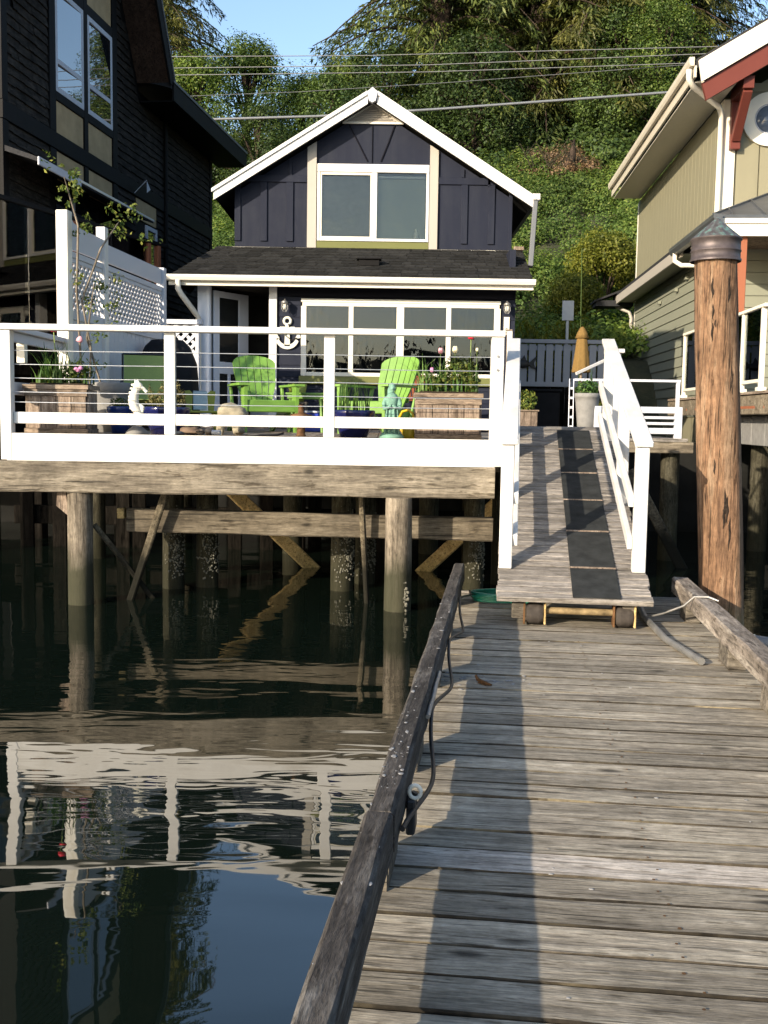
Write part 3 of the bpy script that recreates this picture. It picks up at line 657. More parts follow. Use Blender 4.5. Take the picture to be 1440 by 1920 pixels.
for a, b in ((.066, 1.044), (1.156, 3.244)):
    mb = MB(); mb.box(-.03, .03, a, b, 1.89, 1.955, .004); mb.box(-.02, .02, a, b, 1.84, 1.888, .004); mb.build('rail', MT['fence'], lf)
    mb = MB(); mb.box(-.03, .03, a, b, 1.22, 1.32, .004); mb.build('rail', MT['fence'], lf)
    mb = MB(); mb.box(-.028, .028, a, b, .04, .14, .004); mb.build('rail', MT['fence'], lf)
    lattice(None, a, b, 1.32, 1.84, .115, .036, 'lattice_slat', MT['fence'], lf, False)
    n = max(1, round((b-a)/.15)); w = (b-a)/n
    for k in range(n):
        mb = MB(); mb.box(-.012, .010, a+k*w+.004, a+(k+1)*w-.004, .12, 1.225, .003); mb.build('board', MT['fence'], lf)

lo = thing('low_lattice_panel', 'small white diagonal lattice panel between the tall fence and the porch', 'fence', (-3.22, 15.3, DZ), 0)
for x in (0, .47):
    mb = MB(); mb.box(x-.03, x+.03, -.03, .03, .003, 1.50, .004); mb.build('post', MT['fence'], lo)
mb = MB(); mb.box(-.06, .54, -.05, .05, 1.503, 1.57, .004); mb.build('cap_rail', MT['fence'], lo)
mb = MB(); mb.box(.032, .438, -.02, .02, 1.0, 1.08, .004); mb.build('rail', MT['fence'], lo)
lattice(None, .032, .438, 1.08, 1.5, .135, .045, 'lattice_slat', MT['fence'], lo, True)
for k in range(3):
    mb = MB(); mb.box(.032+k*.136, .164+k*.136, -.01, .01, .01, .998, .003); mb.build('board', MT['fence'], lo)

# ------------------------------------------------------------------ blue cottage
hs = thing('blue_cottage', 'small navy blue gabled cottage with white bargeboards behind the deck', 'house', (0, 0, 0))
PK = (-.288, 7.07); RL_, RR_ = -2.865, 2.365; RS = .622
def roofz(x): return PK[1]-abs(x-PK[0])*RS
def face(poly, y0, y1, name, mat, par=None):
    mb = MB(); mb.prism(poly, 'y', y0, y1); return mb.build(name, mat, par or hs)
gz = lambda x: roofz(x)-.17
face([(-2.56, 4.50), (-1.18, 4.50), (-1.18, gz(-1.18)), (-2.56, gz(-2.56))], 17.70, 17.82, 'gable_wall', MT['navy'])
face([(.66, 4.50), (2.06, 4.50), (2.06, gz(2.06)), (.66, gz(.66))], 17.70, 17.82, 'gable_wall', MT['navy'])
face([(-1.18, 5.90), (.66, 5.90), (.66, gz(.66)), (PK[0], gz(PK[0])), (-1.18, gz(-1.18))], 17.70, 17.82, 'gable_wall', MT['navy'])
face([(-1.18, 4.50), (.66, 4.50), (.66, 4.72), (-1.18, 4.72)], 17.70, 17.82, 'gable_wall', MT['navy'])
# battens, band and the fan of boards over the window
def batten(x0, x1, z0, z1, mat='navy', y=17.672): 
    mb = MB(); mb.box(x0, x1, y, 17.699, z0, z1, .004); return mb.build('batten', MT[mat], hs)
for x, w in ((-2.56, .10), (-2.13, .11), (-1.70, .115)):
    batten(x, x+w, 4.70, 5.66)
for x, w in ((1.21, .105), (1.66, .105), (2.0, .06)): batten(x, x+w, 4.70 if x < 1.9 else 4.6, 5.66)
batten(-2.56, -1.36, 5.663, 5.775); batten(.82, 2.06, 5.663, 5.775)
for x in (-2.06, -1.66): batten(x, x+.05, 5.778, gz(x)-.02)
for x in (1.2, 1.64): batten(x, x+.05, 5.778, gz(x+.05)-.03)
for a, b in (((-.70, 6.66), (-.36, 6.02)), ((-.285, 6.70), (-.285, 6.0)), ((.10, 6.66), (-.02, 6.32)), ((-.02, 6.32), (-.14, 6.02))):
    mb = MB(); mb.bar((a[0], 17.690, a[1]), (b[0], 17.690, b[1]), .02 if a[0] != -.285 else .010, .02, .002, (0, -1, 0)); mb.build('batten', MT['navydark'], hs)
for x0, x1 in ((-1.352, -1.202), (.676, .816)):
    mb = MB(); mb.prism([(x0, 4.60), (x1, 4.60), (x1, gz(x1)-.01), (x0, gz(x0)-.01)], 'y', 17.655, 17.699); mb.build('trim_board', MT['beige'], hs)
mb = MB(); mb.box(-2.60, -1.354, 17.66, 17.699, 4.565, 4.598, .003); mb.box(.818, 2.09, 17.66, 17.699, 4.565, 4.598, .003); mb.build('flashing', MT['cream'], hs)
mb = MB(); mb.box(2.095, 2.26, 17.60, 17.72, 4.60, 4.66, .004); mb.build('rafter_end', MT['planter'], hs)
# upper window
def slider(x0, x1, z0, z1, y):
    w = thing_child = bpy.data.objects.new('window', None); COL.objects.link(w); w.parent = hs
    t = .045
    mb = MB(); mb.box(x0, x1, y-.03, y+.05, z1-.13, z1, .005); mb.box(x0, x0+t, y-.025, y+.05, z0, z1-.132, .004); mb.box(x1-t, x1, y-.025, y+.05, z0, z1-.132, .004)
    mb.box(x0+t, x1-t, y-.025, y+.05, z0, z0+.045, .004); mid = (x0+x1)/2+.02
    mb.box(mid-.045, mid+.045, y-.022, y+.04, z0+.046, z1-.132, .004); mb.build('window_frame', MT['white'], w)
    mb = MB(); a, b = x0+t+.002, mid-.047
    mb.box(a, a+.028, y-.012, y+.03, z0+.047, z1-.134, .003); mb.box(b-.02, b, y-.012, y+.03, z0+.047, z1-.134, .003)
    mb.box(a+.03, b-.021, y-.012, y+.03, z1-.175, z1-.134, .003); mb.box(a+.03, b-.021, y-.012, y+.03, z0+.047, z0+.075, .003); mb.build('sash', MT['cream'], w)
    mb = MB(); mb.box(a+.03, b-.022, y+.022, y+.026, z0+.076, z1-.177, 0); mb.build('pane', MT['glassup'], w)
    mb = MB(); mb.box(a+.03, b-.022, y+.070, y+.072, z0+.076, z1-.177, 0); mb.build('blind', MT['screen'], w)
    mb = MB(); mb.box(mid+.047, x1-t-.002, y+.018, y+.022, z0+.047, z1-.134, 0); mb.build('pane', MT['glassup'], w)
    mb = MB(); mb.box(mid+.047, x1-t-.002, y+.12, y+.125, z0+.047, z1-.19, 0); mb.build('blind', MT['blind'], w)
    mb = MB(); mb.box(mid+.055, x1-t-.01, y+.08, y+.115, z1-.20, z1-.165, .003); mb.build('blind_rail', MT['fence'], w)
    mb = MB(); mb.lathe([(.03, 0), (.045, .04), (.04, .10), (.02, .14), (.025, .18)], 12, (x1-.2, y+.09, z0+.05)); mb.build('vase', MT['plaster'], w)
slider(-1.185, .668, 4.715, 5.965, 17.67)
mb = MB(); mb.box(-1.20, .674, 17.665, 17.699, 4.60, 4.712, .004); mb.build('sill_board', MT['olive'], hs)
# louvred attic vent
v = bpy.data.objects.new('attic_vent', None); COL.objects.link(v); v.parent = hs
mb = MB(); mb.prism([(-.75, 6.63), (.20, 6.63), (-.275, 6.925)], 'y', 17.68, 17.699); mb.build('back_plate', MT['beige'], v)
for k in range(6):
    z = 6.662+k*.036; hw = (6.925-z)/.295*.475-.06
    if hw > .03:
        mb = MB(); mb.bar((-.275-hw, 17.672, z), (-.275+hw, 17.672, z), .03, .014, 0, (0, -.5, 1)); mb.build('louvre', MT['beige'], v)
mb = MB(); mb.bar((-.78, 17.668, 6.632), (.23, 17.668, 6.632), .03, .034, .003)
for s in (-1, 1): mb.bar((-.275+s*.475, 17.668, 6.645), (-.275+s*.005, 17.668, 6.935), .03, .024, .003)
mb.build('vent_frame', MT['cream'], v)
# main roof: two slabs, bargeboards, ridge cap, eave gutter
for s in (-1, 1):
    xe = RL_ if s < 0 else RR_
    pts = [(PK[0], PK[1]-.008), (xe, roofz(xe)-.008), (xe, roofz(xe)-.11), (PK[0], PK[1]-.12)]
    mb = MB(); mb.prism(pts, 'y', 17.43, 24.2); mb.build('roof', MT['shingle'], hs)
    pts = [(PK[0]+s*.075, PK[1]-.055), (xe-s*.0, roofz(xe)-.012), (xe+s*.0, roofz(xe)-.165), (PK[0]+s*.075, PK[1]-.21)]
    mb = MB(); mb.prism(pts, 'y', 17.39, 17.428); mb.build('bargeboard', MT['white'], hs)
    pts = [(PK[0]+s*.085, PK[1]-.012), (xe+s*.03, roofz(xe)+.012), (xe+s*.03, roofz(xe)-.045), (PK[0]+s*.085, PK[1]-.075)]
    mb = MB(); mb.prism(pts, 'y', 17.36, 17.388); mb.build('drip_board', MT['white'], hs)
face([(PK[0]-.085, PK[1]-.03), (PK[0], PK[1]+.04), (PK[0]+.085, PK[1]-.03), (PK[0]+.055, PK[1]-.17), (PK[0], PK[1]-.20), (PK[0]-.055, PK[1]-.17)], 17.345, 17.44, 'gable_cap', MT['fence'])
mb = MB(); mb.box(2.355, 2.47, 17.40, 24.2, 5.36, 5.46, .008); mb.build('gutter', MT['greygutter'], hs)
mb = MB(); mb.box(2.35, 2.475, 17.38, 17.399, 5.38, 5.475, .003); mb.build('gutter_end', MT['white'], hs)
mb = MB(); mb.bar((2.405, 17.44, 5.36), (2.30, 17.05, 4.25), .075, .09, .008, (0, -1, 0)); mb.build('downspout', MT['greygutter'], hs)
# side walls
for x0, x1, z0, z1 in ((-2.56, -2.46, 4.4, gz(-2.56)), (1.96, 2.06, 4.4, gz(2.06))):
    mb = MB(); mb.box(x0, x1, 17.822, 24, z0, z1, 0); mb.build('side_wall', MT['navy'], hs)
mb = MB(); mb.box(-3.02, -2.92, 16.92, 24, 1.0, 3.84, 0); mb.build('side_wall', MT['navy'], hs)
mb = MB(); mb.box(1.946, 2.046, 16.92, 24, 1.0, 4.5, 0); mb.build('side_wall', MT['navy'], hs)
mb = MB(); mb.box(-3.0, 2.02, 23.9, 24.0, 1.0, 5.4, 0); mb.build('back_wall', MT['navy'], hs)
# ground-floor front wall and its lap siding
for x0, x1, z0, z1 in ((-1.75, -1.33, 1.2, 3.86), (1.77, 2.04, 1.2, 3.86), (-1.329, 1.769, 1.2, 2.45), (-1.329, 1.769, 3.62, 3.86)):
    mb = MB(); mb.box(x0, x1, 16.83, 16.92, z0, z1, 0); mb.build('front_wall', MT['navydark'], hs)
mb = MB(); mb.box(-1.77, 1.94, 20.2, 20.3, 1.6, 3.86, 0); mb.build('room_wall', MT['interior'], hs)
mb = MB(); mb.box(-1.77, 1.94, 16.93, 20.19, 1.58, 1.61, 0); mb.build('room_floor', MT['interior'], hs)
mb = MB(); mb.box(-1.77, 1.94, 16.93, 20.19, 3.87, 3.90, 0); mb.build('room_ceiling', MT['interior'], hs)
mb = MB(); mb.box(-.9, .2, 17.6, 18.2, 2.35, 2.40, .01); mb.box(-.85, -.79, 17.62, 17.68, 1.61, 2.349, 0); mb.box(.1, .16, 17.62, 17.68, 1.61, 2.349, 0); mb.build('room_table', MT['planter'], hs)
mb = MB(); mb.lathe([(.06, 0), (.08, .12), (.03, .25), (.05, .30)], 14, (-.45, 17.3, 2.45)); mb.build('sill_vase', MT['plaster'], hs)

mb = MB(); mb.box(-1.75, 2.046, 16.79, 16.829, 3.70, 3.86, .004); mb.build('frieze_board', MT['navydark'], hs)
def lap(x0, x1, z0, z1, pitch, y, mat, par, name='siding_board'):
    z = z0
    while z < z1-.02:
        h = min(pitch, z1-z); mb = MB()
        mb.prism([(y, z+.004), (y+.022, z+.004), (y+.022, z+h), (y+.012, z+h)], 'x', x0, x1); mb.build(name, mat, par); z += pitch
lap(-1.74, -1.372, 1.66, 3.69, .19, 16.80, MT['navy'], hs)
lap(1.815, 2.044, 1.66, 3.69, .19, 16.80, MT['navy'], hs)
lap(-1.37, 1.813, 1.66, 2.30, .19, 16.80, MT['navy'], hs)
# four-light porch window
w = bpy.data.objects.new('window', None); COL.objects.link(w); w.parent = hs
X0, X1, Z0, Z1, YW = -1.367, 1.81, 2.445, 3.665, 16.77
mb = MB(); mb.box(X0, X1, YW, YW+.055, Z1-.055, Z1, .004); mb.box(X0+.02, X1-.02, YW+.008, YW+.055, Z1-.115, Z1-.057, .003)
mb.box(X0, X0+.085, YW, YW+.055, Z0, Z1-.117, .004); mb.box(X1-.1, X1, YW, YW+.055, Z0, Z1-.117, .004); mb.box(X0+.087, X1-.102, YW, YW+.055, Z0, Z0+.06, .004)
MXS = (-.57, .215, .985)
for k, x in enumerate(MXS): ww = .06 if k == 1 else .038; mb.box(x-ww, x+ww, YW+.004, YW+.055, Z0+.062, Z1-.117, .004)
mb.build('window_frame', MT['cream'], w)
ed = [X0+.087] + [x for m_, ww in zip(MXS, (.04, .062, .04)) for x in (m_-ww, m_+ww)] + [X1-.102]
for k in range(4):
    mb = MB(); mb.box(ed[2*k], ed[2*k+1], YW+.03, YW+.036, Z0+.062, Z1-.117, 0); mb.build('pane', MT['glasslow'], w)
mb = MB(); mb.box(X0-.03, X1+.03, YW-.02, YW+.055, 2.315, 2.442, .004); mb.build('sill_board', MT['olive'], hs)
# porch entry on the left
mb = MB(); mb.box(-1.878, -1.752, 16.76, 16.92, 1.605, 3.845, .004); mb.build('trim_board', MT['white'], hs)
mb = MB(); mb.box(-3.02, -2.815, 16.80, 16.918, 1.605, 3.845, .004); mb.build('trim_board', MT['doorpaint'], hs)
mb = MB(); mb.box(-2.875, -2.83, 16.785, 16.799, 1.61, 3.84, .002); mb.build('trim_strip', MT['doorpaint'], hs)
mb = MB(); mb.box(-2.90, -2.80, 16.93, 18.6, 1.605, 3.845, 0); mb.build('hall_wall', MT['interior'], hs)
mb = MB(); mb.box(-1.86, -1.78, 16.93, 18.6, 1.605, 3.845, 0); mb.build('hall_wall', MT['interior'], hs)
mb = MB(); mb.box(-2.80, -1.86, 18.5, 18.6, 1.605, 3.845, 0); mb.build('hall_wall', MT['interior'], hs)
mb = MB(); mb.box(-2.90, -1.76, 16.93, 18.6, 3.846, 3.87, 0); mb.build('hall_ceiling', MT['interior'], hs)
mb = MB(); mb.box(-2.90, -1.76, 16.75, 18.6, 1.56, 1.604, 0); mb.build('threshold', MT['decking'], hs)
mb = MB(); mb.box(-2.35, -2.0, 18.1, 18.45, 1.61, 2.62, .01); mb.build('hall_cabinet', MT['doorpaint'], hs)
dr = bpy.data.objects.new('door', None); COL.objects.link(dr); dr.parent = hs; dr.location = (-2.79, 16.93, 1.61); dr.rotation_euler = (0, 0, R(57))
mb = MB(); H = 2.18; L = .84
mb.box(0, .13, -.02, .02, 0, H, .003); mb.box(.60, L, -.02, .02, 0, H, .003); mb.box(.132, .598, -.02, .02, H-.1, H, .003); mb.box(.132, .598, -.02, .02, .86, 1.05, .003)
mb.box(.132, .598, -.02, .02, 0, .26, .003); mb.box(.335, .395, -.02, .02, .262, .858, .003); mb.build('leaf', MT['doorpaint'], dr)
mb = MB(); mb.box(.134, .596, -.006, .006, 1.052, H-.102, 0); mb.build('pane', MT['glassdoor'], dr)
for a in (.134, .397):
    mb = MB(); mb.box(a, a+.2, -.006, .006, .262, .858, 0); mb.build('pane', MT['glassdoor'], dr)
mb = MB(); mb.tube([(.70, -.02, 1.0), (.70, -.06, 1.0), (.62, -.065, 1.0)], .01, 8); mb.build('handle', MT['galv'], dr)
# porch roof: hipped skirt of shingle courses
def psl(u, v):  # u along 0..1 left to right, v 0 eave .. 1 wall
    xl = -3.40+.57*v; xr = 2.265-.02*v; return (xl+(xr-xl)*u, 16.37+1.34*v, 3.93+.68*v)
mb = MB()
a, b, c, d = psl(0, 0), psl(1, 0), psl(1, 1), psl(0, 1); e = (-3.40, 18.2, 3.93); f2 = (-2.83, 18.2, 4.61)
vs = [a, b, c, d, e, f2]; lowv = [(q[0], q[1], q[2]-.06) for q in vs]
mb.add(vs+lowv, [(0, 1, 2, 3), (0, 3, 5, 4), (6, 9, 8, 7), (0, 6, 7, 1), (1, 7, 8, 2), (3, 2, 8, 9), (4, 10, 6, 0), (6, 10, 11, 9), (3, 9, 11, 5)])
pr = mb.build('porch_roof', MT['shingle'], hs)
mb = MB(); rows = 11
for i in range(rows):
    v0, v1 = i/rows, min(1, (i+1.12)/rows); x = 0.0
    while x < 1:
        x1 = min(1, x+random.uniform(.028, .055)); h = .005+random.uniform(0, .008); g = .0008
        p, q, r_, s_ = psl(x+g, v0), psl(x1-g, v0), psl(x1-g, v1), psl(x+g, v1)
        up_ = lambda t, k: (t[0], t[1]-.45*k, t[2]+.89*k)
        mb.add([up_(p, h+.012), up_(q, h+.012), up_(r_, .003), up_(s_, .003), p, q], [(0, 1, 2, 3), (4, 5, 1, 0)]); x = x1
mb.build('shingles', MT['shingle'], pr, kind='stuff')
mb = MB(); mb.box(-3.40, 2.27, 16.40, 16.44, 3.80, 3.925, .003); mb.build('porch_fascia', MT['cream'], hs)
mb = MB(); mb.prism([(16.30, 3.955), (16.285, 3.95), (16.285, 3.92), (16.31, 3.87), (16.395, 3.865), (16.395, 3.94), (16.385, 3.94), (16.385, 3.88), (16.32, 3.885), (16.30, 3.925)], 'x', -3.43, 2.29); mb.build('porch_gutter', MT['gutter'], hs)
mb = MB(); mb.box(-3.38, 2.26, 16.44, 16.80, 3.846, 3.86, 0); mb.build('porch_soffit', MT['doorpaint'], hs)
mb = MB(); mb.tube([(-3.24, 16.34, 3.87), (-3.24, 16.34, 3.74), (-3.20, 16.38, 3.66), (-3.03, 16.62, 3.40), (-2.99, 16.70, 3.33), (-2.99, 16.72, 1.7)], .045, 10); mb.build('downspout', MT['gutter'], hs)
vt = MB(); vt.box(-.46, -.13, 16.86, 17.02, 4.20, 4.30, .01); vt.box(-.50, -.10, 16.83, 17.05, 4.303, 4.325, .006); vt.build('roof_vent', MT['darktrim'], hs)
# wall lamps
for x, zz in ((-1.62, 3.58), (1.90, 3.60)):
    lp = bpy.data.objects.new('wall_lamp', None); COL.objects.link(lp); lp.parent = hs; lp.location = (x, 16.79, zz)
    mb = MB(); mb.lathe([(.03, 0), (.03, .012)], 12); mb.tube([(0, 0, .02), (0, -.07, .06), (0, -.12, .04)], .012, 8); mb.build('bracket', MT['galv'], lp)
    mb = MB(); mb.lathe([(.02, .04), (.05, .02), (.055, -.01)], 14, (0, -.12, 0)); 
    for k in range(6): an = k*math.pi/3; mb.tube([(.045*math.cos(an), -.12+.045*math.sin(an), -.01), (.05*math.cos(an), -.12+.05*math.sin(an), -.09), (.02*math.cos(an), -.12+.02*math.sin(an), -.14)], .004, 5)
    mb.build('cage', MT['galv'], lp)
    mb = MB(); mb.ball((0, -.12, -.06), .035, 10, (1, 1, 1.5)); mb.build('globe', MT['plaster'], lp)
def text(s, size, mat, loc, rot, name, parent, depth=.003):
    cu = bpy.data.curves.new(name, 'FONT'); cu.body = s; cu.size = size; cu.extrude = depth; cu.align_x = 'CENTER'; cu.align_y = 'CENTER'
    tmp = bpy.data.objects.new('tmp', cu); COL.objects.link(tmp); dg = bpy.context.evaluated_depsgraph_get()
    me = bpy.data.meshes.new_from_object(tmp.evaluated_get(dg)); bpy.data.objects.remove(tmp); me.materials.clear(); me.materials.append(mat)
    o = bpy.data.objects.new(name, me); COL.objects.link(o); o.parent = parent; o.location = loc; o.rotation_euler = rot; return o
np_ = thing('number_plaque', 'cream vertical house plaque with a 5 under the right porch lamp', 'house number', (1.91, 16.785, 3.30))
mb = MB(); mb.box(-.045, .045, -.006, .0, -.16, .12, .004); mb.build('plate', MT['cream'], np_)
text('5', .11, MT['blacksteel'], (0, -.009, -.10), (R(90), 0, 0), 'numeral', np_)
n2 = thing('number_post', 'cream strip with stacked house numerals and black blocks beside the deck corner post', 'house number', (1.335, 11.4, 2.35))
mb = MB(); mb.box(-.028, .028, -.008, .0, -.70, .40, .003); mb.build('plate', MT['cream'], n2)
mb = MB()
for z in (-.19, -.42): mb.box(-.028, .022, -.014, -.0085, z-.02, z+.025, .002)
mb.build('spacer', MT['blacksteel'], n2)
text('2', .075, MT['blacksteel'], (0, -.011, -.30), (R(90), 0, 0), 'numeral', n2); text('2', .075, MT['blacksteel'], (0, -.011, -.08), (R(90), 0, 0), 'numeral', n2)
mb = MB(); mb.box(-.03, .03, .002, .06, -.75, .42, .004); mb.build('post', MT['planter'], n2)
# anchor ornament
an = thing('anchor_ornament', 'white anchor ornament hung on the navy siding by the door', 'anchor', (-1.585, 16.78, 3.06))
mb = MB()
mb.tube([(.055*math.cos(k*math.pi/8), 0, .245+.055*math.sin(k*math.pi/8)) for k in range(17)], .022, 8, False)
mb.prism([(-.03, .19), (.03, .19), (.045, -.15), (-.045, -.15)], 'y', -.02, .018); mb.box(-.12, .12, -.02, .018, .11, .155, .006)
arc = [(.19*math.sin(t), -.01-.19*math.cos(t)) for t in np.linspace(-1.25, 1.25, 13)]; arc2 = [(.145*math.sin(t), .015-.145*math.cos(t)) for t in np.linspace(1.2, -1.2, 13)]
for i in range(12):
    mb.prism([arc[i], arc[i+1], arc2[11-i], arc2[12-i]], 'y', -.02, .018)
for s in (-1, 1): mb.prism([(s*.215, -.02), (s*.12, -.035), (s*.19, .085)], 'y', -.024, .022)
mb.build('anchor_body', MT['plaster'], an)
mb = MB(); mb.tube([(.02, -.025, .2), (.05, -.03, .1), (-.03, -.03, .02), (.07, -.03, -.06), (.15, -.03, -.02)], .008, 6); mb.build('rope', MT['soil'], an)

# ------------------------------------------------------------------ dark shingled house on the left
dk = thing('charcoal_house', 'tall charcoal shingled house with ochre panels and steep cross gable', 'house', (-5.419, 15.0, 0), R(-7.2))
# local: y along the visible wall, x outward
pkY, eave = 2.88, 7.98
mb = MB(); mb.box(-.25, -.05, .03, 10.07, 1.0, 7.9, 0); mb.build('wall', MT['darktrim'], dk)
mb = MB(); mb.box(-9, -.26, .05, .2, 1.0, 7.9, 0); mb.box(-9, -.26, 9.9, 10.05, 1.0, 7.9, 0); mb.build('end_wall', MT['darktrim'], dk)  # end walls in the near-black trim colour, standing for overhang shade
mb = MB(); mb.prism([(.25, 7.9), (5.45, 7.9), (pkY, 12.0)], 'x', -.25, -.05); mb.build('gable_wall', MT['darktrim'], dk)
def shingle_rows(y0, y1, z0, z1, top=None):
    mb = MB(); z = z0
    while z < z1:
        h = min(.135, z1-z); y = y0
        while y < y1:
            w = random.uniform(.10, .32); ya = min(y1, y+w); x = random.uniform(0, .012); zb = z+random.uniform(-.016, .006)
            if top is None or z+h < top(y) and z+h < top(ya):
                mb.add([(-.012+x, y+.003, zb), (-.012+x, ya-.003, zb), (-.034, ya-.003, z+h+.01), (-.034, y+.003, z+h+.01), (-.045, y+.003, zb), (-.045, ya-.003, zb)], [(0, 1, 2, 3), (4, 5, 1, 0)])
            y = ya
        z += .135
    return mb
gt = lambda y: 7.9+(1-abs(y-pkY)/2.55)*4.0
for k, (a, b, z0, z1, tp) in enumerate([(.17, 1.50, 6.17, 10, gt), (.17, 1.50, 2.0, 5.90, None), (4.25, 10.05, 6.17, 10, lambda y: max(7.75, gt(y))), (4.25, 5.18, 2.0, 5.9, None), (6.34, 10.05, 2.0, 5.9, None)]):
    shingle_rows(a, b, z0, z1, tp).build('siding', MT['darksiding'], dk, kind='stuff')
mb = MB(); mb.box(-.048, .012, -.02, 10.10, 5.90, 6.155, .004); mb.build('belly_band', MT['darktrim'], dk)
for a, b, z0, z1 in ((-.02, .15, 1.0, 5.89), (-.02, .15, 6.16, 8.4), (1.50, 1.715, 5.2, 5.89), (1.50, 1.715, 6.16, 9.9), (2.795, 2.945, 5.2, 5.89), (2.795, 2.945, 6.16, 11.3), (4.03, 4.235, 5.2, 5.89), (4.03, 4.235, 6.16, 9.9), (9.95, 10.1, 1.0, 5.89), (9.95, 10.1, 6.16, 7.75)):
    mb = MB(); mb.box(-.047, .006, a, b, z0, z1, .004); mb.build('trim_board', MT['darktrim'], dk)
for a, b in ((1.717, 2.793), (2.947, 4.028)):
    for z0, z1 in ((6.66, 6.79), (8.39, 8.55)):
        mb = MB(); mb.box(-.047, .004, a, b, z0, z1, .003); mb.build('trim_board', MT['darktrim'], dk)
for a, b, z0, z1 in ((1.717, 2.793, 6.157, 6.658), (2.947, 4.028, 6.157, 6.658), (1.717, 2.793, 5.45, 5.885), (2.947, 4.028, 5.45, 5.885), (1.717, 2.793, 8.552, 9.5), (2.947, 4.028, 8.552, 9.5), (5.22, 6.32, 5.5, 5.885)):
    mb = MB(); mb.box(-.049, -.022, a+.004, b-.004, z0+.004, z1-.002, .003); mb.build('panel', MT['ochre'], dk)
MT['lilac'] = flat('lilac_window_frame', (.42, .43, .47), .5, 0, .1)
for a, b in ((1.717, 2.793), (2.947, 4.028)):
    w = bpy.data.objects.new('window', None); COL.objects.link(w); w.parent = dk; z0, z1 = 6.79, 8.388; t = .085
    mb = MB(); mb.box(-.045, .002, a+.003, a+t, z0+.002, z1, .004); mb.box(-.045, .002, b-t, b-.003, z0+.002, z1, .004); mb.box(-.045, .002, a+t+.001, b-t-.001, z1-t, z1, .004); mb.box(-.045, .002, a+t+.001, b-t-.001, z0+.002, z0+t, .004)
    mb.box(-.045, .0, a+t+.001, b-t-.001, 7.225, 7.305, .004); mb.build('window_frame', MT['lilac'], w)
    for za, zb in ((z0+t, 7.224), (7.306, z1-t)):
        mb = MB(); mb.box(-.003, .003, -(b-a)/2+t, (b-a)/2-t, za, zb, 0); pn = mb.build('pane', MT['glassdk'], w); pn.location = (-.024, (a+b)/2, 0); pn.rotation_euler = (0, 0, R(-2.4))
# main eave and cross gable roofs
mb = MB(); mb.prism([(.62, 8.05), (.62, 7.92), (-4.4, 9.12), (-4.4, 9.25)], 'y', 5.35, 10.75); mb.prism([(-9.4, 8.05), (-9.4, 7.92), (-4.4, 9.12), (-4.4, 9.25)], 'y', -.6, 10.75); mb.build('roof', MT['darkroof'], dk)
mb = MB(); mb.box(.62, .66, 5.42, 10.75, 7.70, 8.06, .004); mb.build('fascia', MT['darktrim'], dk)
mb = MB(); mb.box(-.04, .619, 5.50, 10.74, 7.715, 7.74, 0); mb.build('soffit', MT['darktrim'], dk)
mb = MB(); mb.prism([(.619, 7.71), (.619, 8.04), (-3.0, 8.9), (-3.0, 8.57)], 'y', 10.72, 10.76); mb.build('bargeboard', MT['darktrim'], dk)
mb = MB(); mb.box(.66, .68, 5.40, 10.76, 8.02, 8.07, .003); mb.build('drip_edge', MT['greygutter'], dk)
for s in (-1, 1):
    ye = pkY+s*2.66; zz = 8.02
    mb = MB(); mb.prism([(pkY, 12.25), (ye, zz), (ye-s*.17, zz), (pkY, 11.98)], 'x', -2.6, .60); mb.build('gable_roof', MT['darkroof'], dk)
    mb = MB(); mb.prism([(pkY, 11.975), (ye-s*.174, zz), (ye-s*.19, zz), (pkY, 11.945)], 'x', -.04, .598); mb.build('soffit', MT['soffit'], dk)
    mb = MB(); mb.prism([(pkY, 12.26), (ye+s*.01, zz), (ye-s*.24, zz-.05), (pkY, 11.83)], 'x', .602, .64); mb.build('bargeboard', MT['darktrim'], dk)
    mb = MB(); mb.prism([(pkY, 12.30), (ye+s*.04, zz), (ye, zz), (pkY, 12.24)], 'x', .641, .66); mb.build('drip_edge', MT['greygutter'], dk)
mb = MB(); mb.tube([(.03, 6.75, 7.7), (.03, 6.75, 3.0)], .04, 8); mb.build('downspout', MT['darktrim'], dk)
# lean-to canopy over the sliding doors, doors, lamp
mb = MB(); mb.prism([(-.04, 5.55), (.50, 5.36), (.50, 5.30), (-.04, 5.47)], 'y', 0.0, 4.7); mb.build('canopy', MT['darkroof'], dk)
mb = MB(); mb.box(.502, .53, -.01, 1.42, 5.25, 5.365, .006); mb.build('canopy_edge', MT['lilac'], dk)
mb = MB(); mb.box(.502, .515, 1.43, 4.7, 5.325, 5.365, .003); mb.build('canopy_edge', MT['gutter'], dk)
mb = MB(); mb.box(-.045, -.02, 1.73, 4.6, 3.2, 5.28, 0); mb.build('door_glass', MT['glassdk'], dk)
for yy in (2.33, 3.3, 4.25):
    mb = MB(); mb.box(-.045, .0, yy, yy+.06, 3.2, 5.28, .004); mb.build('door_stile', MT['lilac' if yy < 3 else 'darktrim'], dk)
w = bpy.data.objects.new('window', None); COL.objects.link(w); w.parent = dk
mb = MB(); mb.box(-.044, .0, 5.72, 5.79, 4.4, 5.46, .003); mb.box(-.044, .0, 6.25, 6.32, 4.4, 5.46, .003); mb.box(-.044, .0, 5.791, 6.249, 5.38, 5.46, .003); mb.build('window_frame', MT['lilac'], w)
mb = MB(); mb.box(-.034, -.028, 5.792, 6.248, 4.4, 5.379, 0); mb.build('pane', MT['glassdk'], w)
fl = MB(); fl.prism([(5.04, 5.93), (5.22, 6.02), (5.04, 6.14)], 'x', .25, .256); fl.tube([(.01, 5.04, 5.93), (.25, 5.04, 6.16)], .008, 6); fl.build('wall_vane', MT['lilac'], dk)

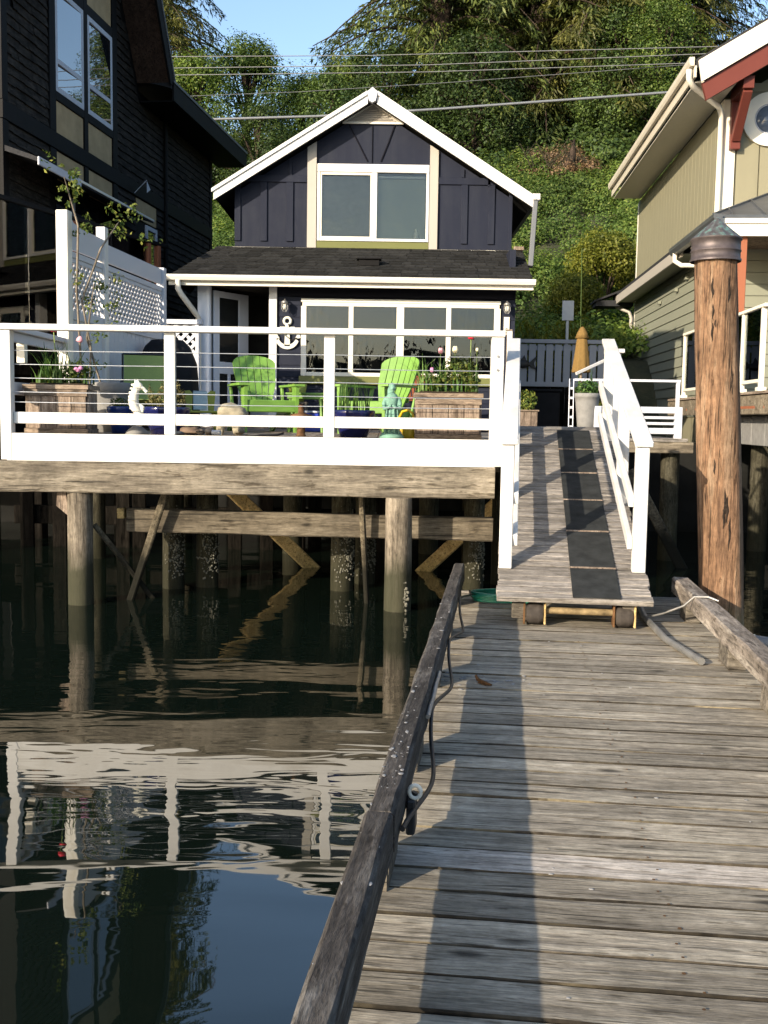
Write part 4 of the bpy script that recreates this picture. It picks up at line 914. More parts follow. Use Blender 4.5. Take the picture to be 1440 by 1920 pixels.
# glass windscreen and terrace in front of the dark house
gs = thing('glass_windscreen', 'smoked glass railing with dark top rail and red-brown posts by the charcoal house', 'railing', (-5.17, 14.0, 0), R(-19.3))
mb = MB(); mb.box(-.04, .04, -1.2, 4.25, 4.60, 4.66, .005); mb.build('top_rail', MT['darktrim'], gs)
mb = MB(); mb.box(-.03, .03, -1.2, 4.25, 2.86, 2.92, .005); mb.build('bottom_rail', MT['darktrim'], gs)
for yy in (-1.2, 1.62, 3.62, 3.92):
    mb = MB(); mb.box(-.04, .04, yy, yy+.09, 2.6, 4.598, .004); mb.build('post', MT['rustpost'], gs)
for a, b in ((-1.10, .62), (.64, 1.61), (1.72, 2.65), (2.67, 3.61)):
    mb = MB(); mb.box(-.006, .006, a, b, 2.93, 4.595, 0); mb.build('pane', MT['smoke'], gs)
tr = thing('terrace', 'dark timber terrace edge beneath the smoked glass railing', 'terrace', (-5.17, 14.0, 0), R(-19.3))
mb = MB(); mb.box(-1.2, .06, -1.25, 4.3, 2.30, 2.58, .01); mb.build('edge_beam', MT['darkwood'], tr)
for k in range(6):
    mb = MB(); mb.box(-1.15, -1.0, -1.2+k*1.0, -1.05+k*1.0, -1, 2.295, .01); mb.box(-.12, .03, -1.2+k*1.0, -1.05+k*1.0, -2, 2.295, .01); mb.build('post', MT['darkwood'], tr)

# ------------------------------------------------------------------ sage green house on the right
gh = thing('sage_house', 'sage green two-storey house with cream trim, red brackets and round window', 'house', (5.867, 18.8, 0), R(-4))
# local: x to the right along the front, y back along the visible side
mb = MB(); mb.box(0, .15, 0.02, 8.75, 1.4, 7.45, 0); mb.build('side_wall', MT['sage'], gh)
mb = MB(); mb.prism([(.16, 1.4), (8.2, 1.4), (8.2, 7.4), (4.1, 9.75), (.16, 7.45)], 'y', .02, .15); mb.build('front_wall', MT['sage'], gh)
mb = MB(); mb.box(.15, 8.2, 8.6, 8.75, 1.4, 7.4, 0); mb.box(8.05, 8.2, .15, 8.6, 1.4, 7.4, 0); mb.build('back_wall', MT['sage'], gh)
for k in range(27):                                            # vertical boards of the upper side wall
    y0 = .22+k*.315; mb = MB(); mb.box(-.014, -.001, y0+.004, min(8.75, y0+.311), 5.2, 7.44, .003)
    if y0 < 8.7: mb.build('board', MT['sage'], gh)
for k, (a, b) in enumerate(((.23, .62), (.63, 1.45), (1.46, 2.3), (2.31, 3.2), (3.21, 4.1))):
    mb = MB(); mb.prism([(a+.006, 4.9), (b-.006, 4.9), (b-.006, 7.30+.57*b), (a+.006, 7.30+.57*a)], 'y', -.012, .019); mb.build('board', MT['sage'], gh)
mb = MB(); mb.box(.225, 4.4, -.03, -.013, 7.55, 7.70, .004); mb.build('trim_board', MT['sage'], gh)
mb = MB(); mb.box(-.03, .20, -.035, .018, 4.9, 7.42, .005); mb.box(-.032, -.001, .02, .2, 4.9, 7.42, .004); mb.build('corner_board', MT['cream'], gh)
mb = MB(); mb.box(-.02, -.001, 8.66, 8.78, 2.0, 7.4, .004); mb.build('corner_board', MT['cream'], gh)
# roof
mb = MB(); mb.prism([(-.74, 7.79), (4.1, 10.60), (8.9, 7.79), (8.9, 7.64), (4.1, 10.44), (-.74, 7.64)], 'y', -.99, 8.42); mb.build('roof', MT['darkroof'], gh)
mb = MB(); mb.prism([(-.70, 7.76), (4.1, 10.55), (4.1, 10.18), (-.64, 7.42)], 'y', -1.04, -.993); mb.prism([(8.9, 7.76), (4.1, 10.55), (4.1, 10.18), (8.84, 7.42)], 'y', -1.04, -.993); mb.build('bargeboard', MT['cream'], gh)
mb = MB(); mb.prism([(-.62, 7.415), (4.1, 10.16), (4.1, 9.84), (-.54, 7.14)], 'y', -.985, -.90); mb.build('lower_bargeboard', MT['rust'], gh)
mb = MB(); mb.box(-.70, -.016, -.85, 8.4, 7.46, 7.48, 0); mb.build('soffit', MT['cream'], gh)
mb = MB(); mb.box(-.76, -.72, -1.0, 8.4, 7.50, 7.69, .003); mb.build('eave_fascia', MT['gutterg'], gh)
mb = MB(); mb.prism([(-.85, 7.82), (-.85, 7.74), (-.83, 7.68), (-.765, 7.68), (-.765, 7.82)], 'y', -1.02, 8.4); mb.build('gutter', MT['gutterg'], gh)
mb = MB(); mb.tube([(-.83, -.93, 7.64), (-.83, -.93, 7.50), (-.72, -.80, 7.40), (-.15, -.22, 7.24), (-.075, -.09, 7.12), (-.075, -.075, 5.4)], .05, 10); mb.build('downspout', MT['cream'], gh)
# red brackets
for x in (.17,):
    b = bpy.data.objects.new('bracket', None); COL.objects.link(b); b.parent = gh
    mb = MB(); mb.box(x-.09, x+.09, -.88, -.04, 7.36, 7.56, .006); mb.build('bracket_arm', MT['rust'], b)
    mb = MB(); mb.bar((x, -.14, 6.72), (x, -.80, 7.36), .15, .15, .006, (0, -1, 0)); mb.box(x-.085, x+.085, -.16, -.037, 6.55, 7.355, .006); mb.build('bracket_strut', MT['rust'], b)
# round window
rw = bpy.data.objects.new('round_window', None); COL.objects.link(rw); rw.parent = gh; rw.location = (.76, -.02, 7.08); rw.rotation_euler = (R(90), 0, 0)
mb = MB(); n = 40; vs = []
for r_, z in ((.26, .0), (.26, .05), (.46, .05), (.46, .0)): vs += [(r_*math.cos(2*math.pi*k/n), r_*math.sin(2*math.pi*k/n), z) for k in range(n)]
mb.add(vs, [(q*n+k, q*n+(k+1) % n, ((q+1) % 4)*n+(k+1) % n, ((q+1) % 4)*n+k) for q in range(4) for k in range(n)]); mb.build('window_frame', MT['cream'], rw)
mb = MB(); mb.lathe([(.255, .03), (.255, .035)], 40); mb.build('pane', MT['slateglass'], rw)
mb = MB(); mb.lathe([(.258, .002), (.258, .008)], 40); mb.build('blind', MT['slate'], rw)
mb = MB(); mb.tube([(.245*math.cos(2*math.pi*k/40), .245*math.sin(2*math.pi*k/40), .04) for k in range(41)], .014, 6, False); mb.build('sash', MT['lilac'], rw)
# belly skirt roof along the side, its gutter and downspouts
mb = MB(); mb.prism([(-.46, 5.14), (-.002, 5.38), (-.002, 5.30), (-.46, 5.07)], 'y', -.5, 9.6); mb.build('skirt_roof', MT['darkroof'], gh)
mb = MB(); mb.box(-.475, -.43, .9, 9.55, 4.86, 5.065, .004); mb.build('skirt_fascia', MT['beige'], gh)
mb = MB(); mb.box(-.425, -.02, .9, 9.5, 4.90, 4.92, 0); mb.build('skirt_soffit', MT['sagex'], gh)
mb = MB(); mb.prism([(-.62, 5.06), (-.62, 5.0), (-.58, 4.93), (-.48, 4.93), (-.48, 5.05)], 'y', -2.2, 1.3); mb.build('porch_gutter', MT['metalroof'], gh)
mb = MB(); mb.tube([(-.55, 1.05, 4.95), (-.55, 1.05, 4.80), (-.45, .9, 4.70), (-.12, .3, 4.62), (-.06, .2, 4.5)], .045, 8); mb.build('downspout', MT['cream'], gh)
mb = MB(); mb.tube([(-.47, 9.2, 4.9), (-.40, 9.2, 4.80), (-.12, 8.95, 4.66), (-.07, 8.9, 4.5), (-.07, 8.9, 2.3)], .05, 8); mb.build('downspout', MT['beige'], gh)
mb = MB(); mb.box(-1.0, -.03, 8.9, 9.6, 4.80, 4.95, .004); mb.prism([(-1.05, 4.95), (-.03, 5.35), (-.03, 5.30), (-1.05, 4.90)], 'y', 8.85, 9.7); mb.build('rear_eave', MT['darkroof'], gh)
z = 1.9
while z < 4.86:                                               # lap boards of the lower side wall
    h = min(.205, 4.88-z); mb = MB(); mb.prism([(-.034, z+.005), (-.001, z+.005), (-.001, z+h), (-.012, z+h)], 'y', .21, 8.66); mb.build('siding_board', MT['sagex'], gh); z += .205
z = 2.2
while z < 4.86:
    h = min(.205, 4.88-z); mb = MB(); mb.prism([(-.03, z+.005), (.018, z+.005), (.018, z+h), (-.006, z+h)], 'x', .205, 8.1); mb.build('siding_board', MT['sagex'], gh); z += .205
mb = MB(); mb.box(-.04, .20, -.04, .019, 2.0, 4.88, .004); mb.build('corner_board', MT['sagex'], gh)
for yy, z in ((2.2, 4.62), (3.2, 4.50), (5.0, 4.44)):
    mb = MB(); mb.box(-.10, -.036, yy, yy+.14, z, z+.07, .006); mb.build('wall_vent', MT['sagex'], gh)
mb = MB(); mb.box(-.08, -.036, 5.9, 6.15, 2.62, 2.82, .01); mb.build('outlet_box', MT['beige'], gh)
# front porch: hipped metal roof, fascia, red posts
mb = MB(); A, B_, C_, D_ = (-.60, -2.1, 5.06), (8.4, -2.1, 5.06), (8.0, .0, 5.99), (1.28, .0, 5.99); E_ = (-.60, 0.8, 5.06); G_, H_ = (-.002, 0, 5.355), (-.002, .8, 5.355)
tp = (A, B_, C_, D_, E_, G_, H_); mb.add(list(tp)+[(q[0], q[1], q[2]-.06) for q in tp], [(0, 1, 2, 3), (0, 3, 5), (0, 5, 6, 4), (7, 10, 9, 8), (7, 12, 10), (7, 11, 13, 12), (0, 7, 8, 1), (4, 11, 7, 0), (1, 8, 9, 2)]); prf = mb.build('porch_roof', MT['metalroof'], gh)
for k in range(16):
    x = -.3+k*.5; t0 = 0; v0 = Vector((x, -2.1, 5.07)); top = min(1, (x+.60)/1.88); v1 = Vector((x, -2.1+2.1*top, 5.07+.93*top))
    mb = MB(); mb.bar(v0, v1, .02, .035, 0); mb.build('seam', MT['metalroof'], prf)
mb = MB(); mb.bar(A, D_, .05, .05, .004); mb.build('hip_cap', MT['metalroof'], prf)
mb = MB(); mb.box(-.52, 8.3, -2.13, -2.08, 4.92, 5.0, .004); mb.box(-.50, 8.3, -2.10, -2.04, 4.73, 4.915, .004); mb.build('porch_fascia', MT['cream'], gh)
mb = MB(); mb.box(-.49, 8.3, -2.03, .0, 4.86, 4.88, 0); mb.build('porch_ceiling', MT['planter'], gh)
for x in (-.14, 3.2):
    mb = MB(); mb.box(x-.11, x+.11, -2.0, -1.8, 2.21, 4.855, .006); mb.build('porch_post', MT['rustpost'], gh)
# its deck and glass rail
gd = thing('sage_house_deck', 'raised timber deck with glass railing in front of the sage house', 'deck', (5.867, 18.8, 0), R(-4))
for k in range(8):
    mb = MB(); mb.box(-.80+k*.145, -.66+k*.145, -6.5, -.05, 2.165, 2.2, .003); mb.build('plank', MT['decking'], gd)
mb = MB(); mb.box(.37, 6.5, -6.5, -.05, 2.165, 2.2, 0); mb.build('decking', MT['decking'], gd)
mb = MB(); timber(mb, (-.72, -6.6, 2.03), (-.72, 0, 2.03), .12, .25, 20, .005, 31); mb.build('edge_beam', MT['beam'], gd)
mb = MB(); mb.box(-.78, -.74, -6.5, -1.5, 1.98, 2.02, .004); mb.build('trim_strip', MT['rustpost'], gd)
for k in range(7):
    mb = MB(); mb.box(-.56, -.44, -6.5+k*.62, -5.90+k*.62, 1.50, 1.89, .006); mb.build('skirt_panel', MT['concrete'], gd)
for yy in (-6.2, -4.2, -2.0): 
    pile(-.3, yy, .13, -2, 1.9, None, yy).build('pile', MT['pilebar'], gd)
    pile(2.3, yy, .13, -2, 2.1, None, yy+1).build('pile', MT['pilebar'], gd)
for a, b in (((-.5, -5.2, 1.55), (.9, -4.9, -.3)), ((-.5, -3.6, 1.5), (-.6, -1.9, -.3)), ((.7, -3.6, 1.3), (2.3, -3.9, .3))):
    mb = MB(); timber(mb, a, b, .05, .15, 6, .004, 3); mb.build('brace', MT['pilebar'], gd)
gr = thing('glass_railing', 'cream framed glass railing on the deck of the sage house', 'railing', (5.867, 18.8, 0), R(-4))
ys = (-1.10, -2.45, -3.85, -4.75, -5.65)
for yy in ys:
    mb = MB(); mb.box(-.775, -.715, yy-.03, yy+.03, 2.203, 3.24, .004); mb.box(-.80, -.69, yy-.06, yy+.06, 2.201, 2.25, .004); mb.build('post', MT['cream'], gr)
mb = MB(); mb.box(-.785, -.705, -5.8, -1.06, 3.243, 3.285, .005); mb.build('top_rail', MT['cream'], gr)
for a, b in zip(ys, ys[1:]):
    mb = MB(); mb.box(-.765, -.725, b+.032, a-.032, 2.31, 2.355, .003); mb.build('bottom_rail', MT['cream'], gr)
    mb = MB(); mb.box(-.75, -.742, b+.034, a-.034, 2.357, 3.241, 0); mb.build('pane', MT['clear'], gr)
# ------------------------------------------------------------------ mooring pile with copper cap
MT['bigpile'] = wood('weathered_pile_wood', (.065, .036, .023), (.205, .118, .068), (.315, .222, .146), 'z', .9, 21, bmp=1.0, rnd=0, patch=.5, crack=.7, stain=((.19, .19, .07), .10, .58, .75), bdist=.012)
def cap_mat():
    m, nt, bs = new_mat('verdigris_copper'); g = noise_tex(nt, objcoord(nt, (28, 28, 5), False), 1, 5, .6); f = noise_tex(nt, objcoord(nt, (9, 9, 9), False), 1, 6, .7)
    c = ramp(nt, g, [(.38, (.075, .065, .062)), (.52, (.12, .125, .12)), (.64, (.15, .28, .235))]); c = mixc(nt, ramp(nt, f, [(.45, (0, 0, 0)), (.7, (.7,)*3)]), c, (.075, .06, .058))
    nt.links.new(c, bs.inputs['Base Color']); bs.inputs['Metallic'].default_value = .45; bs.inputs['Roughness'].default_value = .5; bump(nt, bs, g, .2, .004); return m
bp = thing('mooring_pile', 'tall reddish brown timber pile with a conical copper cap', 'pile', (2.635, 7.98, -.02)); bp.scale = (.95, .95, .978)
mb = MB(); n = 30; rows = 40; vs = []
for i in range(rows+1):
    t = i/rows; z = -2+5.13*t; tz = max(0, z)/3.13
    cx = .02-.19*tz
    for k in range(n):
        a = 2*math.pi*k/n; r = .178-.014*tz+.010*mnoise.noise(Vector((math.cos(a)*2, math.sin(a)*2, z*.6)))+.007*mnoise.noise(Vector((math.cos(a)*7, math.sin(a)*7, z*1.1)))
        d = abs((a+math.pi*.5+.55+.1*math.sin(z*2)+math.pi) % (2*math.pi)-math.pi)
        if d < .16: r -= .016*(1-d/.16)*(1 if z > .4 else 0)
        d = abs((a+math.pi*.5-.18+.22*math.sin(z*1.7) + math.pi) % (2*math.pi)-math.pi)
        if d < .4: r -= .022*(1-d/.4)*max(0, mnoise.noise(Vector((a, z*1.9, 5)))+.35)
        vs.append((cx+r*math.cos(a), r*math.sin(a), z))
mb.add(vs, [(i*n+k, i*n+(k+1) % n, (i+1)*n+(k+1) % n, (i+1)*n+k) for i in range(rows) for k in range(n)], True)
mb.build('trunk', MT['bigpile'], bp)
mb = MB()
MT['char'] = flat('charred_check', (.03, .022, .017), .95, var=.7, scale=40, bmp=.8)
for k in range(40):                                            # dark rotted checks hugging the surface
    z = random.uniform(.9, 2.9); a0 = -math.pi*.5+random.choice([.18-.22*math.sin(z*1.7), .18-.22*math.sin(z*1.7), .45, -.55-.1*math.sin(z*2)])+random.gauss(0, .10); L = random.uniform(.06, .34); tz = z/3.13; cx = .02-.19*tz; r = .172-.014*tz
    pts = [(cx+(r-.009)*math.cos(a0+.03*math.sin(q*2.+k)), (r-.009)*math.sin(a0+.03*math.sin(q*2.+k)), z+L*(q/6-.5)) for q in range(7)]
    mb.tube(pts, [.001, .005, .0095, .0105, .009, .005, .001], 6)
mb.build('check', MT['char'], bp, kind='stuff')
mb = MB(); mb.lathe([(.197, 3.09), (.199, 3.105), (.190, 3.108), (.189, 3.16), (.195, 3.165), (.195, 3.172), (.189, 3.177), (.188, 3.245), (.198, 3.25), (.199, 3.262)], 24, (-.175, 0, 0), True, None, False, False); mb.build('cap_band', MT['copper'], bp)
mb = MB(); mb.lathe([(.199, 3.262), (.10, 3.345), (.03, 3.405), (.012, 3.425), (0.0005, 3.43)], 12, (-.175, 0, 0), False, None, True, False); mb.build('cap_cone', cap_mat(), bp)

# ------------------------------------------------------------------ boardwalk, back fence and things beyond the ramp
bw = thing('boardwalk', 'shaded plank walkway between the cottages behind the ramp', 'boardwalk', (0, 0, 0))
mb = MB(); mb.box(1.15, 2.35, 10.92, 10.99, 1.50, 1.612, .004); mb.build('threshold', MT['greyfence'], bw)
y = 11.0
while y < 22.3:
    x1 = 2.55 if y < 13.2 else 3.85; mb = MB(); mb.box(1.10, x1, y+.003, y+.137, 1.545, 1.585, .003); mb.build('plank', MT['rampplank'], bw); y += .14
mb = MB(); timber(mb, (2.5, 13.3, 1.47), (3.92, 13.3, 1.47), .1, .14, 10, .004, 41); timber(mb, (1.12, 11.1, 1.45), (2.5, 11.1, 1.45), .1, .16, 10, .004, 42); mb.build('beam', MT['beam'], bw)
for x, y in ((1.3, 11.3), (2.4, 11.3), (3.7, 13.5), (2.6, 13.5), (3.7, 17), (1.4, 17), (3.7, 21)): pile(x, y, .12, -2, 1.42, None, x+y).build('pile', MT['pilebar'], bw)
mb = MB(); timber(mb, (3.05, 12.9, 1.2), (3.9, 12.7, -.4), .05, .13, 8, .004, 44); mb.build('brace', MT['brace'], bw)
br = thing('slatted_railing', 'low white slatted railing at the edge of the walkway by the sage house', 'railing', (0, 0, 0))
for z0, z1 in ((1.905, 1.985), (1.83, 1.865), (1.755, 1.79), (1.64, 1.715)):
    mb = MB(); mb.box(2.75, 3.74, 13.40, 13.44, z0, z1, .004); mb.build('slat', MT['fence'], br)
for x in (2.72, 3.76):
    mb = MB(); mb.box(x-.045, x+.045, 13.38, 13.46, 1.44, 1.985, .004); mb.build('post', MT['fence'], br)
mb = MB(); mb.box(2.7, 4.22, 14.98, 15.02, 2.36, 2.395, .003); mb.box(4.16, 4.21, 14.98, 15.03, 1.60, 2.358, .003); mb.build('upper_rail', MT['fence'], br)
nw = thing('newel_post', 'white newel post with a flat cap at the head of the ramp', 'post', (2.46, 11.3, 1.59))
mb = MB(); mb.box(-.055, .055, -.055, .055, 0, .93, .005); mb.build('shaft', MT['whitey'], nw)
mb = MB(); mb.box(-.10, .085, -.10, .10, .933, .975, .006); mb.build('cap', MT['whitey'], nw)
mb = MB(); mb.bar((-.45, -.2, .70), (-.06, 0, .88), .02, .03, .002); mb.build('cap_brace', MT['whitey'], nw)

bf = thing('board_fence', 'blue grey board fence at the far end of the walkway', 'fence', (2.3, 22.5, 1.58))
for k in range(13):
    mb = MB(); mb.box(k*.185+.012, k*.185+.160, -.012, .012, 1.0, 1.83, .004); mb.build('board', MT['greyfence'], bf)
mb = MB(); mb.box(-.05, 2.45, -.06, .06, 1.85, 1.93, .005); mb.box(-.03, 2.43, .013, .05, 1.70, 1.80, .004); mb.build('top_rail', MT['greyfence'], bf)
mb = MB(); mb.box(-.05, 2.45, -.03, .03, .93, 1.03, .005); mb.build('bottom_rail', MT['greyfence'], bf)
for k in range(8):
    mb = MB(); mb.box(k*.31+.003, k*.31+.305, .02, .05, .0, .925, .003); mb.build('skirt_board', MT['darkwood'], bf)  # near-black colour stands for the shadow below the fence boards
for x in (0, 1.2, 2.4):
    mb = MB(); mb.box(x-.05, x+.05, .055, .15, 0, 1.85, .004); mb.build('post', MT['greyfence'], bf)
fo = thing('fish_ornament', 'dark metal fish ornament hung on the left end of the grey fence', 'ornament', (2.92, 22.44, 2.98), 0)
mb = MB(); mb.ball((0, 0, 0), .13, 10, (1.2, .25, .7)); mb.prism([(.10, 0), (.30, .18), (.24, .02), (.28, -.12)], 'y', -.015, .015); mb.prism([(-.05, .08), (.03, .19), (.08, .07)], 'y', -.01, .01); mb.build('body', MT['blacksteel'], fo)
bx = thing('storage_bin', 'dark plastic storage bin standing before the grey fence', 'bin', (3.22, 21.6, 1.585))
mb = MB(); mb.box(-.34, .34, -.25, .25, 0, .78, .02); mb.build('tub', MT['cover'], bx)
mb = MB(); mb.box(-.37, .37, -.28, .28, .785, .84, .015); mb.build('lid', MT['cover'], bx)
sg = thing('street_sign', 'blank grey back of a rectangular sign on a post beyond the fence', 'sign', (4.05, 23.6, 2.6))
mb = MB(); mb.box(-.13, .13, -.008, .004, 1.42, 1.86, .004); mb.build('plate', MT['signgrey'], sg)
mb = MB(); mb.box(-.03, .03, .006, .055, -.8, 1.80, .004); mb.build('post', MT['signgrey'], sg)
um = thing('closed_umbrella', 'closed mustard parasol by the walkway', 'umbrella', (3.16, 17.0, 1.59))
mb = MB()
mb.lathe([(.145, .98), (.15, 1.0), (.125, 1.2), (.095, 1.45), (.075, 1.58)], 28, (0, 0, 0), True, lambda a, z: 1+.14*math.sin(a*8)*(1.7-z)); mb.build('canopy', MT['ochrecloth'], um)
mb = MB(); mb.lathe([(.115, 1.53), (.08, 1.62), (.035, 1.70), (.01, 1.715)], 20, (0, 0, 0), True, lambda a, z: 1+.06*math.sin(a*8)); mb.build('vent_cap', MT['ochrecloth'], um)
mb = MB(); mb.tube([(0, 0, .05), (0, 0, 1.0)], .02, 8); mb.build('pole', MT['planter'], um)
mb = MB(); mb.lathe([(.22, 0), (.22, .04), (.06, .07), (.05, .12)], 16); mb.build('base', MT['blacksteel'], um)
mb = MB(); mb.tube([(3.18, 17.3, 1.6), (3.19, 17.3, 3.1), (3.17, 17.32, 4.6)], .009, 6); tag(mb.build('bamboo_cane', flat('green_cane', (.045, .07, .018), .6)), 'thin green cane standing behind the closed parasol', 'cane')

# ------------------------------------------------------------------ leaf materials
MT['bladeleaf'] = leafmat('iris_blade', [(0, (.035, .075, .018)), (.5, (.07, .15, .03)), (1, (.16, .25, .06))], .3, .2, 3)
MT['rose'] = leafmat('rose_leaf', [(0, (.035, .065, .015)), (.5, (.085, .12, .022)), (1, (.19, .19, .04))], .3, .2, 3)
MT['heath'] = leafmat('heath_leaf', [(0, (.12, .09, .04)), (.5, (.18, .16, .06)), (1, (.25, .23, .10))], .3, .2, 5)
MT['petalred'] = flat('red_petal', (.62, .015, .04), .5, 0, .1); MT['petalpink'] = flat('pink_petal', (.75, .33, .36), .5, 0, .1); MT['petalcream'] = flat('cream_petal', (.75, .66, .42), .5, 0, .1); MT['petalmauve'] = flat('mauve_petal', (.5, .2, .36), .5, 0, .1)
def blades(x0, x1, y0, y1, z, n, h, w=.012, lean=.35, tip=.25):
    V = []; F = []
    for i in range(n):
        x, y = random.uniform(x0, x1), random.uniform(y0, y1); a = random.uniform(0, 6.28); hh = h*random.uniform(.5, 1.1); l = random.uniform(.05, lean)
        d = Vector((math.cos(a), math.sin(a), 0)); s = Vector((-d.y, d.x, 0)); b0 = len(V); segs = 4
        for k in range(segs+1):
            t = k/segs; p = Vector((x, y, z))+d*(l*hh*t*t)+Vector((0, 0, hh*(t-tip*l*t*t*t))); ww = w*(1-.85*t)
            V += [p-s*ww, p+s*ww]
        for k in range(segs): F.append((b0+2*k, b0+2*k+1, b0+2*k+3, b0+2*k+2))
    return np.array([tuple(v) for v in V]), np.array(F)
def npobj(name, V, F, mat, parent=None, kind=None):
    o = bpy.data.objects.new(name, np_mesh(name, V, F, mat)); COL.objects.link(o)
    if parent: o.parent = parent
    if kind: o['kind'] = kind
    return o
def cloud(c, r, n, size, asp=.6, droop=None, shell=.35):
    """leaf cloud in an ellipsoid at c with radii r"""
    D = RNG.normal(0, 1, (n, 3)); D /= np.linalg.norm(D, axis=1, keepdims=True); rad = RNG.uniform(shell, 1, (n, 1))**.6
    P = np.array(c)+D*rad*np.array(r); return leaves(P, D+np.array([0, 0, .5]), size, asp, droop)
def cat_(lst):
    Vs, Fs, o = [], [], 0
    for V, F in lst: Vs.append(V); Fs.append(F+o); o += len(V)
    return np.concatenate(Vs), np.concatenate(Fs)
def tulip(mb, c, s):
    for k in range(6):
        a = k*math.pi/3; mb.ball((c[0]+.45*s*math.cos(a), c[1]+.45*s*math.sin(a), c[2]), s, 7, (.55, .55, 1.25))

# ------------------------------------------------------------------ planters
def planter(loc, w, h, d, label):
    t = thing('wooden_planter', label, 'planter', loc, 0, 'wooden planter boxes at the railing'); n = 4; bw_ = (w-.06)/n
    for k in range(n):
        mb = MB(); mb.box(-w/2+.03+k*bw_+.003, -w/2+.03+(k+1)*bw_-.003, -d/2, -d/2+.022, .05, h-.06, .003, jit=.0015); mb.build('board', MT['planter'], t)
    for s in (-1, 1):
        for k in range(3):
            mb = MB(); mb.box(s*(w/2-.035), s*(w/2-.012), -d/2+.03+k*(d-.06)/3, -d/2+.025+(k+1)*(d-.06)/3, .05, h-.06, .003); mb.build('board', MT['planter'], t)
    mb = MB(); mb.box(-w/2+.03, w/2-.03, d/2-.02, d/2, .05, h-.06, .003); mb.build('back_board', MT['planter'], t)
    mb = MB(); mb.box(-w/2, w/2, -d/2-.025, d/2+.02, h-.055, h-.012, .004); mb.build('cap', MT['plankx'], t)
    mb = MB(); mb.box(-w/2+.015, w/2-.015, -d/2-.014, -d/2-.001, h-.12, h-.057, .003); mb.build('apron', MT['plankx'], t)
    mb = MB(); mb.box(-w/2+.01, w/2-.01, -d/2-.012, d/2, .0, .048, .004); mb.build('plinth', MT['plankx'], t)
    mb = MB(); mb.box(-w/2+.05, w/2-.05, -d/2+.04, d/2-.03, h-.012, h+.005, .01); mb.build('soil', MT['soil'], t, kind='stuff'); return t
planter((-3.14, 10.14, DZ), .63, .475, .36, 'wooden planter box of irises at the left end of the railing')
planter((.60, 10.14, DZ), .66, .45, .36, 'wooden planter box of tulips beside the robed statue')
t = thing('iris_clump', 'sword-leaved iris clump with a red bloom in the left planter', 'plant', (-3.14, 10.14, 2.075))
V, F = cat_([blades(-.2, .15, -.1, .1, 0, 70, .42, .011, .6), blades(-.28, .28, -.12, .12, 0, 60, .18, .010, .6)]); npobj('blades', V, F, MT['bladeleaf'], t)
V, F = cat_([cloud((.15, .0, .12), (.16, .10, .11), 260, .04), cloud((.05, 0, .05), (.28, .13, .06), 200, .035)]); npobj('foliage', V, F, MT['rose'], t)
mb = MB(); mb.tube([(-.03, -.05, 0), (-.04, -.06, .3), (-.045, -.08, .50)], .005, 5); st = mb.build('stem', MT['sling'], t)
mb = MB(); mb.ball((-.045, -.08, .525), .036, 9, (1, 1, 1), .4, 2, 4); tulip(mb, (-.045, -.08, .52), .022); mb.build('bloom', MT['petalred'], t)
mb = MB(); 
for q in ((.19, -.1, .13), (.21, -.09, .15), (.17, -.1, .14)): mb.ball(q, .025, 7, (1, .8, .8), .5, q[0])
mb.build('bloom', MT['petalmauve'], t)['label'] = 'mauve bloom low in the clump'
t = thing('tulip_clump', 'tulips and leafy perennials in the right planter', 'plant', (.60, 10.14, 2.05))
V, F = cat_([blades(-.28, -.02, -.1, .1, 0, 60, .36, .011, .7), blades(.0, .28, -.1, .1, 0, 50, .30, .010, .5)]); npobj('blades', V, F, MT['bladeleaf'], t)
V, F = cat_([cloud((.10, 0, .20), (.18, .14, .17), 750, .035), cloud((-.1, 0, .08), (.2, .13, .09), 350, .035), cloud((.2, 0, .1), (.12, .12, .12), 300, .04)]); npobj('foliage', V, F, MT['rose'], t)
for (x, z, s, m_, l) in ((.21, .52, .036, 'petalred', 'tall red tulip bloom'), (-.08, .375, .024, 'petalpink', 'pale pink tulip bloom'), (.06, .385, .028, 'petalcream', 'cream narcissus bloom'), (-.16, .195, .02, 'petalmauve', 'low mauve bloom'), (.27, .40, .014, 'petalcream', 'small cream bud')):
    mb = MB(); mb.tube([(x+.02, -.02, 0), (x, -.04, z*.6), (x, -.06, z)], .0045, 5); sm = mb.build('stem', MT['sling'], t)
    mb = MB(); tulip(mb, (x, -.06, z+s*.8), s); o = mb.build('bloom', MT[m_], t); o['label'] = l

# ------------------------------------------------------------------ glazed pots
def pot(name, label, loc, prof, mat, grp='glazed pots along the railing'):
    t = thing(name, label, 'pot', loc, 0, grp); mb = MB(); mb.lathe(prof, 28, capb=True, capt=False); mb.build('bowl', MT[mat], t)
    r, z = prof[-1]; mb = MB(); mb.lathe([(r*.2, z-.03), (r*.9, z-.03)], 16, capb=True, capt=False); mb.build('soil', MT['soil'], t, kind='stuff'); return t
PB = lambda r, h: [(r*.62, 0), (r*.75, h*.3), (r*.93, h*.65), (r*.98, h*.84), (r*1.0, h*.86), (r*1.0, h*.97), (r*.97, h), (r*.90, h*.99), (r*.86, h*.9)]
pot('glazed_pot', 'cobalt blue pot of reeds in front of the green chairs', (-.305, 10.1, DZ), PB(.205, .265), 'cobalt')
pot('glazed_pot', 'dark navy pot of heather behind the white seahorse', (-2.17, 10.35, DZ), PB(.235, .27), 'cobalt')
pot('glazed_pot', 'small bright blue glazed pot between left planter and seahorse', (-2.68, 10.55, DZ), PB(.135, .27), 'blueglaze')
t = thing('reed_clump', 'upright narrow reeds growing in the cobalt pot', 'plant', (-.305, 10.1, 1.83)); V, F = blades(-.15, .15, -.12, .12, 0, 60, .34, .008, .3); npobj('blades', V, F, MT['bladeleaf'], t)
